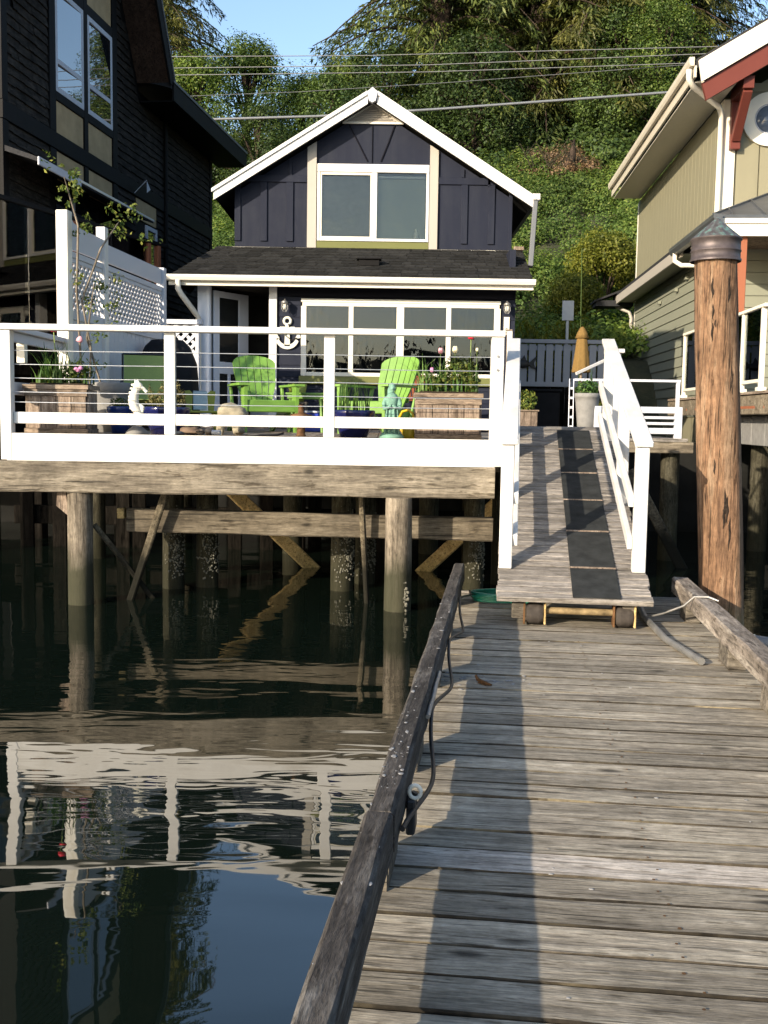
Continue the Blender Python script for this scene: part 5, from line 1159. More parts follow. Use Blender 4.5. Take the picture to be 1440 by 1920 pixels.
t = thing('heather_plant', 'tawny heather in the dark navy pot', 'plant', (-2.17, 10.35, 1.84))
V, F = cat_([cloud((0, 0, .08), (.21, .18, .10), 400, .03), *[cloud((random.uniform(-.18, .18), random.uniform(-.1, .1), random.uniform(.12, .24)), (.025, .025, .09), 70, .024, .4) for _ in range(16)]]); npobj('foliage', V, F, MT['heath'], t)
t = thing('small_herb', 'low green herb in the small bright blue pot', 'plant', (-2.68, 10.55, 1.84)); V, F = cloud((0, 0, .05), (.12, .11, .07), 260, .032); npobj('foliage', V, F, MT['rose'], t)
t = thing('stone_trough', 'grey weathered stone pot behind the left planter', 'pot', (-2.88, 11.0, DZ)); mb = MB(); mb.lathe([(.15, 0), (.17, .2), (.18, .40), (.20, .42), (.205, .50), (.19, .52), (.15, .52)], 18, wob=lambda a, z: 1+.02*math.sin(5*a+z*9)); mb.build('bowl', MT['concrete'], t); mb = MB(); mb.lathe([(.05, .50), (.16, .50)], 14, capt=False); mb.build('soil', MT['soil'], t, kind='stuff')
pot('glazed_pot', 'olive green pot against the navy siding under the anchor', (-1.36, 16.1, DZ+.42), [(.10, 0), (.12, .1), (.15, .26), (.14, .27)], 'oliveplastic', None)
t = thing('plant_stand', 'dark side stand carrying the olive pot', 'stand', (-1.36, 16.1, DZ))
mb = MB(); mb.box(-.16, .16, -.16, .16, .385, .417, .005); mb.build('top', MT['block'], t)
for sx in (-1, 1):
    for sy in (-1, 1): mb = MB(); mb.box(sx*.14-.015, sx*.14+.015, sy*.14-.015, sy*.14+.015, 0, .384, .003); mb.build('leg', MT['block'], t)
t = thing('large_grey_pot', 'tall grey concrete pot on the walkway beside the ramp railing', 'pot', (2.60, 13.5, 1.587))
mb = MB(); mb.lathe([(.105, 0), (.125, .2), (.15, .45), (.158, .50), (.165, .505), (.165, .56), (.14, .56), (.13, .5)], 24, capt=False); mb.build('bowl', MT['concrete'], t); mb = MB(); mb.lathe([(.02, .53), (.14, .53)], 16, capt=False); mb.build('soil', MT['soil'], t, kind='stuff')
t = thing('trailing_plant', 'pale green leafy plant in the tall grey pot', 'plant', (2.60, 13.5, 2.12)); V, F = cat_([cloud((0, 0, .10), (.17, .15, .12), 330, .045), blades(-.05, .05, -.05, .05, 0, 5, .45, .006, .5)]); npobj('foliage', V, F, MT['bladeleaf'], t)
t = thing('wooden_planter', 'shaded wooden planter box on the walkway by the blue cottage', 'planter', (2.16, 16.0, 1.587), 0, None)
for k in range(3): mb = MB(); mb.box(-.15+k*.1+.002, -.05+k*.1-.002, -.15, -.13, .03, .33, .003); mb.build('board', MT['planter'], t)
mb = MB(); mb.box(-.15, .15, -.128, .15, .03, .33, .004); mb.build('box', MT['block'], t); mb = MB(); mb.box(-.17, .17, -.17, .17, .335, .36, .004); mb.build('cap', MT['plankx'], t)
t = thing('shade_shrub', 'dark leafy shrub in the shaded walkway planter', 'plant', (2.16, 16.0, 1.94)); V, F = cloud((0, 0, .14), (.17, .16, .19), 420, .045); npobj('foliage', V, F, MT['rose'], t)
t = thing('step_ladder', 'small white step ladder folded beside the tall grey pot', 'ladder', (2.42, 13.6, 1.587)); t.scale = (.55, 1, 1.25)
for s in (0, 1): mb = MB(); mb.bar((-.06+s*.10, 0, 0), (-.02+s*.10, .15, .60), .02, .035, .003); mb.build('stile', MT['fence'], t)
for k in range(5): mb = MB(); mb.box(-.05+.006*k, .045+.006*k, .02+.025*k, .06+.025*k, .09+.1*k, .115+.1*k, .003); mb.build('tread', MT['fence'], t)
t = thing('fern_pot', 'dark ferns along the foot of the sage house wall', 'plant', (3.9, 18.0, 1.6)); V, F = cat_([cloud((0, 0, .30), (.35, .5, .30), 600, .09, .4)]); npobj('foliage', V, F, MT['rose'], t)

# ------------------------------------------------------------------ statues: one continuous remeshed body each
def remesh(mb, name, mat, parent, vox, smooth=2):
    o = mb.build(name, mat, None); md = o.modifiers.new('r', 'REMESH'); md.mode = 'VOXEL'; md.voxel_size = vox
    if smooth: s = o.modifiers.new('s', 'SMOOTH'); s.iterations = smooth; s.factor = .5
    dg = bpy.context.evaluated_depsgraph_get(); me = bpy.data.meshes.new_from_object(o.evaluated_get(dg)); o.modifiers.clear(); o.data = me
    me.polygons.foreach_set('use_smooth', [True]*len(me.polygons)); o.parent = parent; return o
t = thing('seahorse_statue', 'white seahorse statue on a grey base at the railing', 'statue', (-2.35, 9.86, DZ))
mb = MB(); mb.tube([(.0, 0, .06), (.03, 0, .10), (.045, 0, .15), (.02, 0, .20), (-.015, 0, .26), (-.03, 0, .32), (-.02, 0, .38), (.0, 0, .43), (.01, 0, .46)], [.022, .026, .03, .036, .045, .050, .040, .032, .036], 14)
mb.ball((.015, 0, .455), .042, 12, (1.1, .8, 1)); mb.tube([(.03, 0, .45), (.07, 0, .435), (.10, 0, .40)], [.025, .016, .017], 10)
mb.tube([(.03, 0, .29), (.06, 0, .26), (.055, 0, .20)], [.012, .02, .01], 8)
for k in range(7): q = k/6; mb.ball((-.035-.03*math.sin(q*2.6), 0, .47-.22*q), .014, 8, (1.2, .5, 1))
for x in (-.005, .02): mb.tube([(x, 0, .49), (x-.01, 0, .525)], [.014, .005], 8)
for k in range(9): z = .12+k*.03; mb.tube([(.0+.005*math.sin(k), -.005, z)]*1+[(.0+.005*math.sin(k), .005, z)], .02, 6)
remesh(mb, 'body', MT['plaster'], t, .005, 2)
mb = MB(); mb.lathe([(.115, 0), (.10, .03), (.055, .07), (.035, .085)], 14, wob=lambda a, z: 1+.10*math.sin(3*a)+.05*math.sin(7*a)); mb.build('base', MT['concrete'], t)
t = thing('robed_statue', 'verdigris statue of a robed woman with bowed head beside the yellow watering can', 'statue', (.06, 9.87, DZ))
mb = MB(); mb.lathe([(.075, .03), (.078, .10), (.066, .18), (.055, .26), (.05, .30), (.058, .35), (.062, .385), (.045, .415), (.022, .43)], 24, wob=lambda a, z: 1+.05*math.sin(7*a+z*20)*(1 if z < .3 else .3))
mb.tube([(.0, 0, .41), (.004, -.006, .45)], [.022, .02], 10); mb.ball((.006, -.012, .475), .031, 12, (.9, 1, 1.2)); mb.ball((.004, -.045, .468), .008, 8)
mb.tube([(.0, .012, .50), (-.01, .03, .46), (-.012, .035, .38), (-.01, .035, .30)], [.028, .034, .034, .014], 12); mb.ball((0, .004, .495), .036, 12, (.95, .95, .9))
for s in (-1, 1): mb.tube([(s*.055, 0, .39), (s*.075, -.015, .33), (s*.070, -.04, .28), (s*.03, -.075, .295), (s*.006, -.08, .315)], [.022, .022, .019, .016, .013], 10)
for s in (-.045, -.015, .02, .05): mb.tube([(s, -.055, .28), (s*1.2, -.073, .16), (s*1.4, -.077, .05)], [.006, .010, .011], 8)
remesh(mb, 'figure', MT['verdigris'], t, .0055, 1)
mb = MB(); mb.lathe([(.115, 0), (.118, .02), (.10, .045), (.08, .06)], 18, wob=lambda a, z: 1+.06*math.sin(9*a)); mb.build('base', MT['verdigris'], t)

# ------------------------------------------------------------------ watering can
t = thing('watering_can', 'yellow plastic watering can behind the robed statue', 'watering can', (.24, 10.12, DZ), R(-35))
mb = MB(); mb.lathe([(.075, 0), (.08, .02), (.075, .15), (.06, .19), (.055, .20)], 18); mb.build('body', MT['yellow'], t)
mb = MB(); mb.tube([(.06, 0, .04), (.12, 0, .09), (.16, 0, .17)], [.025, .016, .012], 10); mb.tube([(.155, 0, .16), (.172, 0, .19)], [.012, .035], 12); mb.build('spout', MT['yellow'], t)
mb = MB(); mb.tube([(-.07, 0, .05), (-.125, 0, .10), (-.135, 0, .19), (-.09, 0, .26), (-.02, 0, .275), (.03, 0, .24), (.045, 0, .19)], .013, 8); mb.build('handle', MT['yellow'], t)

# ------------------------------------------------------------------ Adirondack chairs
def adirondack(loc, rz, label):
    t = thing('adirondack_chair', label, 'chair', loc, rz, 'lime green adirondack chairs')
    tb = Matrix.Translation((0, .22, .27)) @ Matrix.Rotation(R(-24), 4, 'X'); n = 6; hb = .74
    for k in range(n):
        u0, u1 = -1+2*k/n, -1+2*(k+1)/n; poly = []
        for u in np.linspace(u0+.012, u1-.012, 5): poly.append((u*(.225+.05), hb*(.80+.20*math.sqrt(max(0, 1-u*u)))))
        poly = [(u0*.16+.003, 0), (u0*.255+.006, hb*.45)] + poly + [(u1*.255-.006, hb*.45), (u1*.16-.003, 0)]
        mb = MB(); v0 = len(mb.v); mb.prism(poly, 'y', -.012, .012)
        mb.v = [tuple(tb @ Vector((x, y-.05*(x/.27)**2, z))) for x, y, z in mb.v]; mb.build('back_slat', MT['lime'], t)
    for z, hw in ((.16, .20), (.52, .25)): mb = MB(); mb.box(-hw, hw, .013, .035, z-.03, z+.03, .004, tb); mb.build('back_brace', MT['lime'], t)
    ts = Matrix.Translation((0, -.36, .375)) @ Matrix.Rotation(R(-11), 4, 'X')
    for k in range(5):
        mb = MB(); mb.box(-.265, .265, .02+k*.112, .125+k*.112, -.012, .012, .005, ts); mb.build('seat_slat', MT['lime'], t)
    mb = MB(); mb.box(-.30, .30, -.395, -.365, .24, .385, .01); mb.build('front_apron', MT['lime'], t)
    for s in (-1, 1):
        mb = MB(); mb.prism([(s*.27, -.44), (s*.40, -.44), (s*.42, -.36), (s*.40, -.05), (s*.36, .32), (s*.30, .34), (s*.285, 0)], 'z', .552, .578); mb.build('arm', MT['lime'], t)
        mb = MB(); mb.prism([(-.40, 0), (-.31, 0), (-.285, .30), (-.25, .55), (-.42, .55), (-.405, .25)], 'x', s*.295, s*.335); mb.build('front_leg', MT['lime'], t)
        mb = MB(); mb.prism([(-.36, .27), (-.36, .37), (.25, .25), (.60, .06), (.62, 0), (.50, 0), (.2, .16)], 'x', s*.262, s*.292); mb.build('rear_leg', MT['lime'], t)
        mb = MB(); mb.bar((s*.315, .18, .20), (s*.33, .30, .55), .03, .05, .004, (0, 1, 0)); mb.build('arm_support', MT['lime'], t)
    return t
adirondack((-1.50, 12.75, DZ), R(22), 'lime green adirondack chair nearer the door, facing the railing')
adirondack((-.06, 12.4, DZ), R(-34), 'lime green adirondack chair turned sideways behind the robed statue')
t = thing('side_table', 'lime green slatted side table between the two green chairs', 'table', (-.98, 12.95, DZ))
for k in range(5): mb = MB(); mb.box(-.24, .24, -.22+k*.088+.003, -.22+(k+1)*.088-.003, .46, .485, .004); mb.build('slat', MT['lime'], t)
mb = MB(); mb.box(-.22, .22, -.205, -.185, .41, .458, .004); mb.box(-.22, .22, .185, .205, .41, .458, .004); mb.build('apron', MT['lime'], t)
for sx in (-1, 1):
    for sy in (-1, 1): mb = MB(); mb.bar((sx*.21, sy*.18, 0), (sx*.18, sy*.17, .458), .04, .03, .003); mb.build('leg', MT['lime'], t)
t = thing('blue_crate', 'bright blue plastic crate on the deck beneath the side table', 'crate', (-.95, 13.6, DZ)); mb = MB(); mb.box(-.16, .16, -.12, .12, 0, .24, .015); mb.build('tub', MT['bluebox'], t); mb = MB(); mb.box(-.175, .175, -.135, .135, .242, .27, .008); mb.build('rim', MT['fence'], t)
t = thing('deck_lantern', 'dark bronze lantern post standing on the deck near the centre railing post', 'lantern', (-.84, 10.4, DZ))
mb = MB(); mb.lathe([(.05, 0), (.05, .01), (.042, .02), (.042, .13), (.05, .14), (.11, .20), (.11, .215), (.03, .23), (.028, .30), (.034, .31)], 18); mb.build('body', MT['rusty'], t)
# sling recliner
t = thing('sling_recliner', 'green fabric sling recliner with dark frame leaning by the fence', 'chair', (-2.84, 12.35, DZ), R(14))
mb = MB(); mb.add([(-.24, .02, .30), (.24, .02, .30), (.245, .18, .60), (.24, .30, .90), (-.24, .30, .90), (-.245, .18, .60)], [(0, 1, 2, 5), (5, 2, 3, 4)]); mb.add([(-.24, -.42, .36), (.24, -.42, .36), (.24, .0, .30), (-.24, .0, .30)], [(0, 1, 2, 3)]); s_ = mb.build('sling', MT['sling'], t)
sd = s_.modifiers.new('t', 'SOLIDIFY'); sd.thickness = .006
for s in (-1, 1):
    mb = MB(); mb.tube([(s*.255, -.43, .36), (s*.255, .01, .295), (s*.258, .18, .60), (s*.255, .31, .91)], .012, 8); mb.build('side_rail', MT['blacksteel'], t)
    mb = MB(); mb.tube([(s*.27, -.33, .0), (s*.27, -.33, .46), (s*.27, -.24, .56), (s*.27, -.08, .56), (s*.27, .02, .44), (s*.27, .05, .0)], .017, 8); mb.build('arm', MT['blacksteel'], t)
mb = MB(); mb.tube([(-.255, .31, .91), (.255, .31, .91)], .011, 8); mb.tube([(-.27, -.33, .02), (.27, -.33, .02)], .012, 8); mb.build('cross_bar', MT['blacksteel'], t)
# covered grill
t = thing('covered_grill', 'barbecue under a black fabric cover against the white fence', 'grill', (-2.86, 13.75, DZ))
mb = MB(); n = 28; prof = [(.40, .31, 0.02), (.395, .30, .35), (.385, .29, .70), (.37, .27, .86), (.28, .20, 1.08), (.20, .15, 1.16), (.05, .04, 1.18)]; vs = []
for (a, b, z) in prof:
    for k in range(n):
        th = 2*math.pi*k/n; ct, st_ = math.cos(th), math.sin(th); e = .55; f_ = 1+.02*math.sin(th*9+z*3)
        vs.append((a*math.copysign(abs(ct)**e, ct)*f_, b*math.copysign(abs(st_)**e, st_)*f_, z))
mb.add(vs, [(i*n+k, i*n+(k+1) % n, (i+1)*n+(k+1) % n, (i+1)*n+k) for i in range(len(prof)-1) for k in range(n)], True); mb.add(vs[-n:], [tuple(range(n))]); mb.build('cover', MT['cover'], t)
mb = MB(); mb.box(-.3, .3, -.2, .2, .0, .06, .01); mb.build('wheel_base', MT['blacksteel'], t)
# small green folding chair with a pale blue towel
t = thing('low_chair', 'olive green low plastic chair by the covered grill', 'chair', (-2.28, 12.9, DZ), R(15))
mb = MB(); mb.prism([(-.17, .25), (-.10, .25), (-.09, .46), (-.13, .50), (-.19, .49)], 'y', .10, .13); mb.build('back_panel', MT['oliveplastic'], t)
mb = MB(); mb.prism([(.17, .25), (.10, .25), (.09, .46), (.13, .50), (.19, .49)], 'y', .10, .13); mb.build('back_panel', MT['oliveplastic'], t)
mb = MB(); mb.box(-.19, .19, -.18, .13, .22, .248, .01); mb.build('seat', MT['oliveplastic'], t)
for sx in (-1, 1):
    for sy in (-1, 1): mb = MB(); mb.bar((sx*.20, sy*.15, 0), (sx*.165, sy*.12, .22), .04, .04, .004); mb.build('leg', MT['oliveplastic'], t)
mb = MB(); mb.box(-.085, .085, .085, .095, .26, .485, .004); mb.box(-.085, .085, .135, .145, .30, .485, .004); mb.box(-.085, .085, .085, .145, .486, .492, .002); tag(mb.build('towel', flat('pale_blue_towel', (.32, .42, .5), .9)), 'pale blue towel hung over the olive low chair', 'towel').location = t.location
bpy.data.objects['towel'].rotation_euler = (0, 0, R(15))
# rust red slatted garden chair at the wall
t = thing('rust_chair', 'rust red slatted folding chair against the navy wall', 'chair', (.40, 15.2, DZ), R(12))
for k in range(9): mb = MB(); mb.bar((-.20+k*.05, .20, .50), (-.20+k*.05, .30, .80), .032, .012, .002, (0, 1, 0)); mb.build('back_slat', MT['terracotta'], t)
mb = MB(); mb.bar((-.24, .305, .81), (.24, .305, .81), .03, .05, .004); mb.bar((-.24, .195, .49), (.24, .195, .49), .03, .04, .004); mb.build('back_rail', MT['terracotta'], t)
for k in range(6): mb = MB(); mb.box(-.22, .22, -.25+k*.07, -.19+k*.07, .44, .455, .003); mb.build('seat_slat', MT['terracotta'], t)
for s in (-1, 1): mb = MB(); mb.tube([(s*.23, -.24, 0), (s*.23, -.05, .25), (s*.235, .20, .50), (s*.235, .31, .82)], .014, 8); mb.build('leg', MT['terracotta'], t); mb = MB(); mb.tube([(s*.22, .25, 0), (s*.22, -.22, .44)], .014, 8); mb.build('leg', MT['terracotta'], t)

# ------------------------------------------------------------------ beach stones and finds on the deck edge
def rock(name, label, loc, r, sc, mat, seed, grp='stones laid along the deck edge'):
    mb = MB(); mb.ball((0, 0, r*sc[2]*.9), r, 14, sc, .55, seed, 1.5); o = mb.build(name, MT[mat]); o.location = loc; tag(o, label, 'stone', grp); return o
rock('pale_boulder', 'large pale boulder resting on two stones left of the green chair', (-1.56, 10.55, DZ+.165), .135, (1.15, .8, .55), 'stone', 1)
rock('pale_boulder', 'knobbly pale stone propping up the large boulder on its right', (-1.47, 10.42, DZ), .085, (.75, .8, 1.0), 'stone', 2)
rock('pale_boulder', 'small pale upright stone propping up the large boulder on its left', (-1.65, 10.45, DZ), .08, (.5, .7, 1.05), 'stone', 9)
rock('flat_rock', 'flat brown layered stone by the second railing post', (-1.90, 10.15, DZ), .10, (1.05, .7, .42), 'stone2', 3)
rock('flat_rock', 'small grey flat stone beside the layered brown one', (-2.01, 10.05, DZ), .07, (1.1, .7, .3), 'concrete', 4)
for k, (x, s) in enumerate(((-1.78, .038), (-1.70, .042))): rock('shell_cluster', ('ochre shell on the deck edge, left of its twin', 'ochre shell on the deck edge, right of its twin')[k], (x, 10.05, DZ), s, (.9, .8, .9), 'plankx', 5+k, 'ochre shells')
mb = MB(); mb.tube([(-1.35, 10.2, DZ+.012), (-1.2, 10.1, DZ+.012), (-1.05, 10.15, DZ+.014), (-1.0, 10.2, DZ+.03), (-1.06, 10.23, DZ+.012)], .011, 6); tag(mb.build('iron_hook', MT['blacksteel']), 'black iron rod with a curled end lying by the green chair leg', 'iron rod')
mb = MB(); mb.tube([(-1.66, 10.02, DZ+.03), (-1.58, 10.0, DZ+.03)], .026, 10); tag(mb.build('float_bottle', MT['pvc']), 'pale cylindrical float lying among the stones', 'float')

# ------------------------------------------------------------------ climbing rose on the fence
t = thing('climbing_rose', 'climbing rose sprawling up the tall white fence post', 'climbing plant', (-3.28, 11.35, DZ))
mb = MB()
for pts in ([(0, 0, 0), (-.02, -.02, .8), (-.06, .0, 1.5), (-.05, .05, 2.2), (-.18, .0, 2.7)], [(.05, 0, 0), (.10, -.05, .9), (-.02, .05, 1.4), (.12, .3, 2.0), (.25, .6, 2.35)], [(.1, 0, 0), (.2, -.02, .5), (.05, -.02, 1.0), (.1, .1, 1.6)]): mb.tube(pts, [.012]*(len(pts)-1)+[.005], 6)
mb.build('canes', MT['pile'], t)
cl = [cloud((-.10, 0, 2.68), (.16, .14, .16), 170, .06), cloud((-.22, -.02, 2.42), (.10, .08, .10), 60, .055), cloud((.02, .15, 2.20), (.14, .12, .14), 110, .055), cloud((.28, .75, 2.30), (.20, .25, .20), 200, .06), cloud((.12, .2, 1.55), (.18, .18, .28), 280, .055), cloud((.10, .05, 1.15), (.14, .12, .25), 150, .05), cloud((.05, 0, .7), (.16, .12, .25), 120, .045), cloud((.35, .35, 1.4), (.08, .1, .12), 50, .05)]
cl = []
for (c, r, n_, sz) in (((-.10, 0, 2.66), .17, 150, .06), ((-.22, -.02, 2.42), .11, 60, .055), ((.02, .15, 2.22), .15, 110, .055), ((.28, .75, 2.32), .24, 190, .06), ((.12, .2, 1.55), .24, 260, .055), ((.10, .05, 1.15), .2, 140, .05), ((.05, 0, .7), .18, 110, .045), ((.35, .4, 1.4), .12, 50, .05), ((-.3, 0, 2.85), .12, 40, .055), ((.45, 1.1, 2.25), .14, 50, .055)):
    for q in range(6):
        o_ = RNG.normal(0, .55, 3)*r; cl.append(cloud(tuple(np.array(c)+o_), (r*.42, r*.42, r*.36), max(4, n_//9), sz*.85, .55, None, .1))
V, F = cat_(cl); npobj('foliage', V, F, MT['rose'], t)
mb = MB(); mb.ball((.0, -.12, .98), .035, 8, (1, .7, 1), .4); mb.build('bloom', MT['petalpink'], t)

# ------------------------------------------------------------------ utility poles and wires over the road
for k, x in enumerate((-46, 46)):
    t = thing('utility_pole', ('timber utility pole far off to the left of the cottages', 'timber utility pole far off to the right of the cottages')[k], 'utility pole', (x, 28.5, 3.0))
    mb = MB(); mb.tube([(0, 0, -1), (0, 0, 11)], [.16, .11], 12); mb.build('shaft', MT['pile'], t)
    mb = MB(); mb.box(-.06, .06, -1.1, 1.1, 10.0, 10.14, .01); mb.build('crossarm', MT['pile'], t)
def wire(pts, r, mat, label, y=28.5):
    mb = MB(); mb.tube(pts, r, 6); tag(mb.build('utility_wire', mat), label, 'wire', 'utility wires above the road')
wire([(-46, 28.5, 12.6), (-20, 28.5, 11.25), (-5.9, 28.5, 11.22), (-.5, 28.5, 11.33), (8.6, 28.5, 11.69), (25, 28.5, 12.2), (46, 28.5, 13.1)], .011, MT['wire'], 'topmost of the thin utility wires')
wire([(-46, 29.0, 12.4), (-20, 28.7, 11.0), (-5.8, 28.5, 10.93), (1, 28.5, 11.11), (8.3, 28.5, 11.5), (25, 28.6, 12.0), (46, 29, 13.1)], .011, MT['wire'], 'second thin utility wire from the top')
wire([(-46, 28.2, 12.0), (-20, 28.3, 10.9), (-5.8, 28.5, 10.75), (1, 28.5, 10.93), (8, 28.5, 11.26), (25, 28.4, 11.8), (46, 28.2, 13.1)], .011, MT['wire'], 'third thin utility wire from the top')
wire([(-46, 28.6, 11.4), (-20, 28.6, 10.35), (-5.3, 28.6, 10.25), (-2.4, 28.6, 10.4), (1.7, 28.6, 10.71), (8, 28.6, 11.26), (46, 28.6, 12.4)], .008, MT['greygutter'], 'thin dark wire sagging below the three pale ones')
wire([(-46, 28.4, 10.8), (-20, 28.4, 9.75), (-4.7, 28.4, 9.6), (-1.9, 28.4, 9.72), (1.3, 28.4, 9.95), (7.5, 28.4, 10.48), (46, 28.4, 11.8)], .035, MT['wirew'], 'thick bundled cable passing just above the cottage roof')

# ------------------------------------------------------------------ vegetation
MT['shrubleaf'] = leafmat('hill_shrub_leaf', [(0, (.042, .075, .017)), (.4, (.092, .152, .032)), (.8, (.155, .22, .05)), (1, (.22, .255, .065))], .42, .45, .28)
MT['yellowleaf'] = leafmat('yellow_green_leaf', [(0, (.07, .085, .012)), (.5, (.15, .165, .022)), (1, (.24, .23, .04))], .4, .3, .5)
MT['darkleaf'] = leafmat('shade_leaf', [(0, (.018, .034, .011)), (.5, (.042, .074, .02)), (1, (.09, .135, .034))], .3, .4, .3)
MT['needle'] = leafmat('cedar_spray', [(0, (.02, .034, .011)), (.45, (.055, .078, .02)), (.85, (.11, .135, .033)), (1, (.16, .18, .05))], .22, .4, .3)
MT['needle2'] = leafmat('olive_cedar_spray', [(0, (.04, .045, .013)), (.5, (.09, .095, .024)), (1, (.17, .17, .045))], .25, .4, .35)
MT['drybrush'] = leafmat('dry_brush_leaf', [(0, (.06, .035, .02)), (.5, (.13, .08, .045)), (1, (.22, .15, .08))], .2, .3, .6)
MT['bark'] = wood('conifer_bark', (.02, .014, .010), (.055, .038, .028), (.10, .075, .055), 'z', 1, 12, bmp=1, bdist=.03)

def slope_cover(name, mat, x0, x1, y0, y1, nclump, per, size, rad, keep=None, zoff=.0):
    lst = []
    k = 0; guard = 0
    while k < nclump and guard < nclump*6:
        guard += 1
        x, y = random.uniform(x0, x1), random.uniform(y0, y1)
        if keep and not keep(x, y): continue
        k += 1; r = rad*random.uniform(.55, 1.45); z = ground_z(x, y)+zoff
        n = int(per*(r/rad)**2); D = RNG.normal(0, 1, (n, 3)); D[:, 2] = np.abs(D[:, 2])*.9-.15; D[:, 1] -= .35; D /= np.linalg.norm(D, axis=1, keepdims=True)
        lump = 1+.28*np.sin(D[:, 0:1]*5+k)*np.sin(D[:, 2:3]*6+k*2)
        P = np.array([x, y, z])+D*r*np.array([1, 1, .95])*lump*RNG.uniform(.72, 1.08, (n, 1))
        lst.append(leaves(P, D+np.array([0, -.1, .35]), size, .62, None, .36))
    V, F = cat_(lst); o = npobj(name, V, F, mat, None, 'stuff'); return o
o = slope_cover('undergrowth', MT['shrubleaf'], -9, 15, 29.6, 43.5, 760, 520, .095, .75)
tag(o, 'green undergrowth covering the hillside behind the cottages', 'undergrowth')
o = slope_cover('slope_top_growth', MT['shrubleaf'], -9, 14.5, 39.5, 44, 170, 420, .105, .8, lambda x, y: not (5.2 < x < 8 and y > 41.3), .1); tag(o, 'green growth along the top edge of the hillside', 'undergrowth')
o = slope_cover('ivy_cover', MT['darkleaf'], -14, 14.5, 42.5, 52, 240, 420, .15, 1.2)
tag(o, 'dark leafy growth along the foot of the tall trees', 'undergrowth')
o = slope_cover('dry_brush', MT['drybrush'], 5.0, 8.0, 41.2, 43.3, 30, 200, .10, .5, None, .55)
tag(o, 'dry brown brush at the top of the green slope', 'brush')
t = thing('fallen_stump', 'broken reddish brown stump in the dry brush on the hillside', 'stump', (6.7, 41.3, ground_z(6.7, 41.3)))
mb = MB(); mb.tube([(0, 0, -.3), (.15, 0, .7), (.35, -.1, 1.3), (.42, -.1, 1.9)], [.26, .22, .16, .03], 10); mb.build('trunk', MT['bark'], t)
mb = MB()
for k in range(10):
    a = random.uniform(-.4, 3.5); L = random.uniform(.8, 2.4); x0 = random.uniform(-1.2, 1.2); mb.tube([(x0, -.1, random.uniform(.2, 1.2)), (x0+.5*L*math.cos(a), -.2+random.uniform(-.3, .3), 1.2+.4*L*math.sin(a)), (x0+L*math.cos(a), -.35, .9+.2*math.sin(a)-random.uniform(0, .8))], [.03, .02, .006], 5)
mb.build('branch', MT['pilebar'], t)
# distinct shrubs on the slope
def bush_mesh(n, size, lumps, r):
    lst = []
    for k in range(lumps):
        th = random.uniform(0, 6.28); ph = random.uniform(-.2, 1.4); c = np.array([math.cos(th)*math.cos(ph)*r*.62, math.sin(th)*math.cos(ph)*r*.62, r*.75+math.sin(ph)*r*.7])
        rr = r*random.uniform(.30, .5); D = RNG.normal(0, 1, (n, 3)); D /= np.linalg.norm(D, axis=1, keepdims=True)
        lst.append(leaves(c+D*rr*RNG.uniform(.7, 1.1, (n, 1)), D+np.array([0, 0, .4]), size, .6, None, .6))
    return cat_(lst)
def bush(label, name, mat, n, size, lumps, r, group=None):
    t = thing(name, label, 'shrub', (0, 0, -50), 0, group); V, F = bush_mesh(n, size, lumps, r); npobj('foliage', V, F, mat, t)
    mb = MB()
    for k in range(5): a = k*1.3; mb.tube([(0, 0, -.3), (.25*r*math.cos(a), .25*r*math.sin(a), r*.6), (.5*r*math.cos(a), .5*r*math.sin(a), r*1.1)], [.05, .035, .01], 6)
    mb.build('stem', MT['bark'], t); return t
yb = bush('yellow green shrub standing out on the lower slope by the sage house', 'shrub', MT['yellowleaf'], 420, .095, 26, 1.2)
yb.location = (6.6, 32.3, ground_z(6.6, 32.3)+.5)
for x, y, s, l in ((5.4, 30.6, .8, 'yellow green shrub low on the slope right of the blue cottage'), (8.3, 31.2, .95, 'yellow green shrub nearest the rear wall of the sage house')): dup(yb, (x, y, ground_z(x, y)+.2), x, l, (s, s, s))
t = thing('fern_bank', 'feathery fern fronds behind the grey board fence', 'fern', (3.3, 24.4, 2.9))
lst = []
for k in range(60):
    x = random.uniform(-.9, 1.6); lst.append(cloud((x, random.uniform(-.2, .8), random.uniform(.1, 1.1)), (.22, .2, .35), 60, .13, .3, np.array([0, 0, 1.0])))
V, F = cat_(lst); npobj('foliage', V, F, MT['yellowleaf'], t)
o = slope_cover('roadside_growth', MT['shrubleaf'], 1.8, 9.5, 25.5, 29.5, 90, 150, .13, .62, None, .25); tag(o, 'leafy growth along the road behind the grey fence', 'undergrowth')

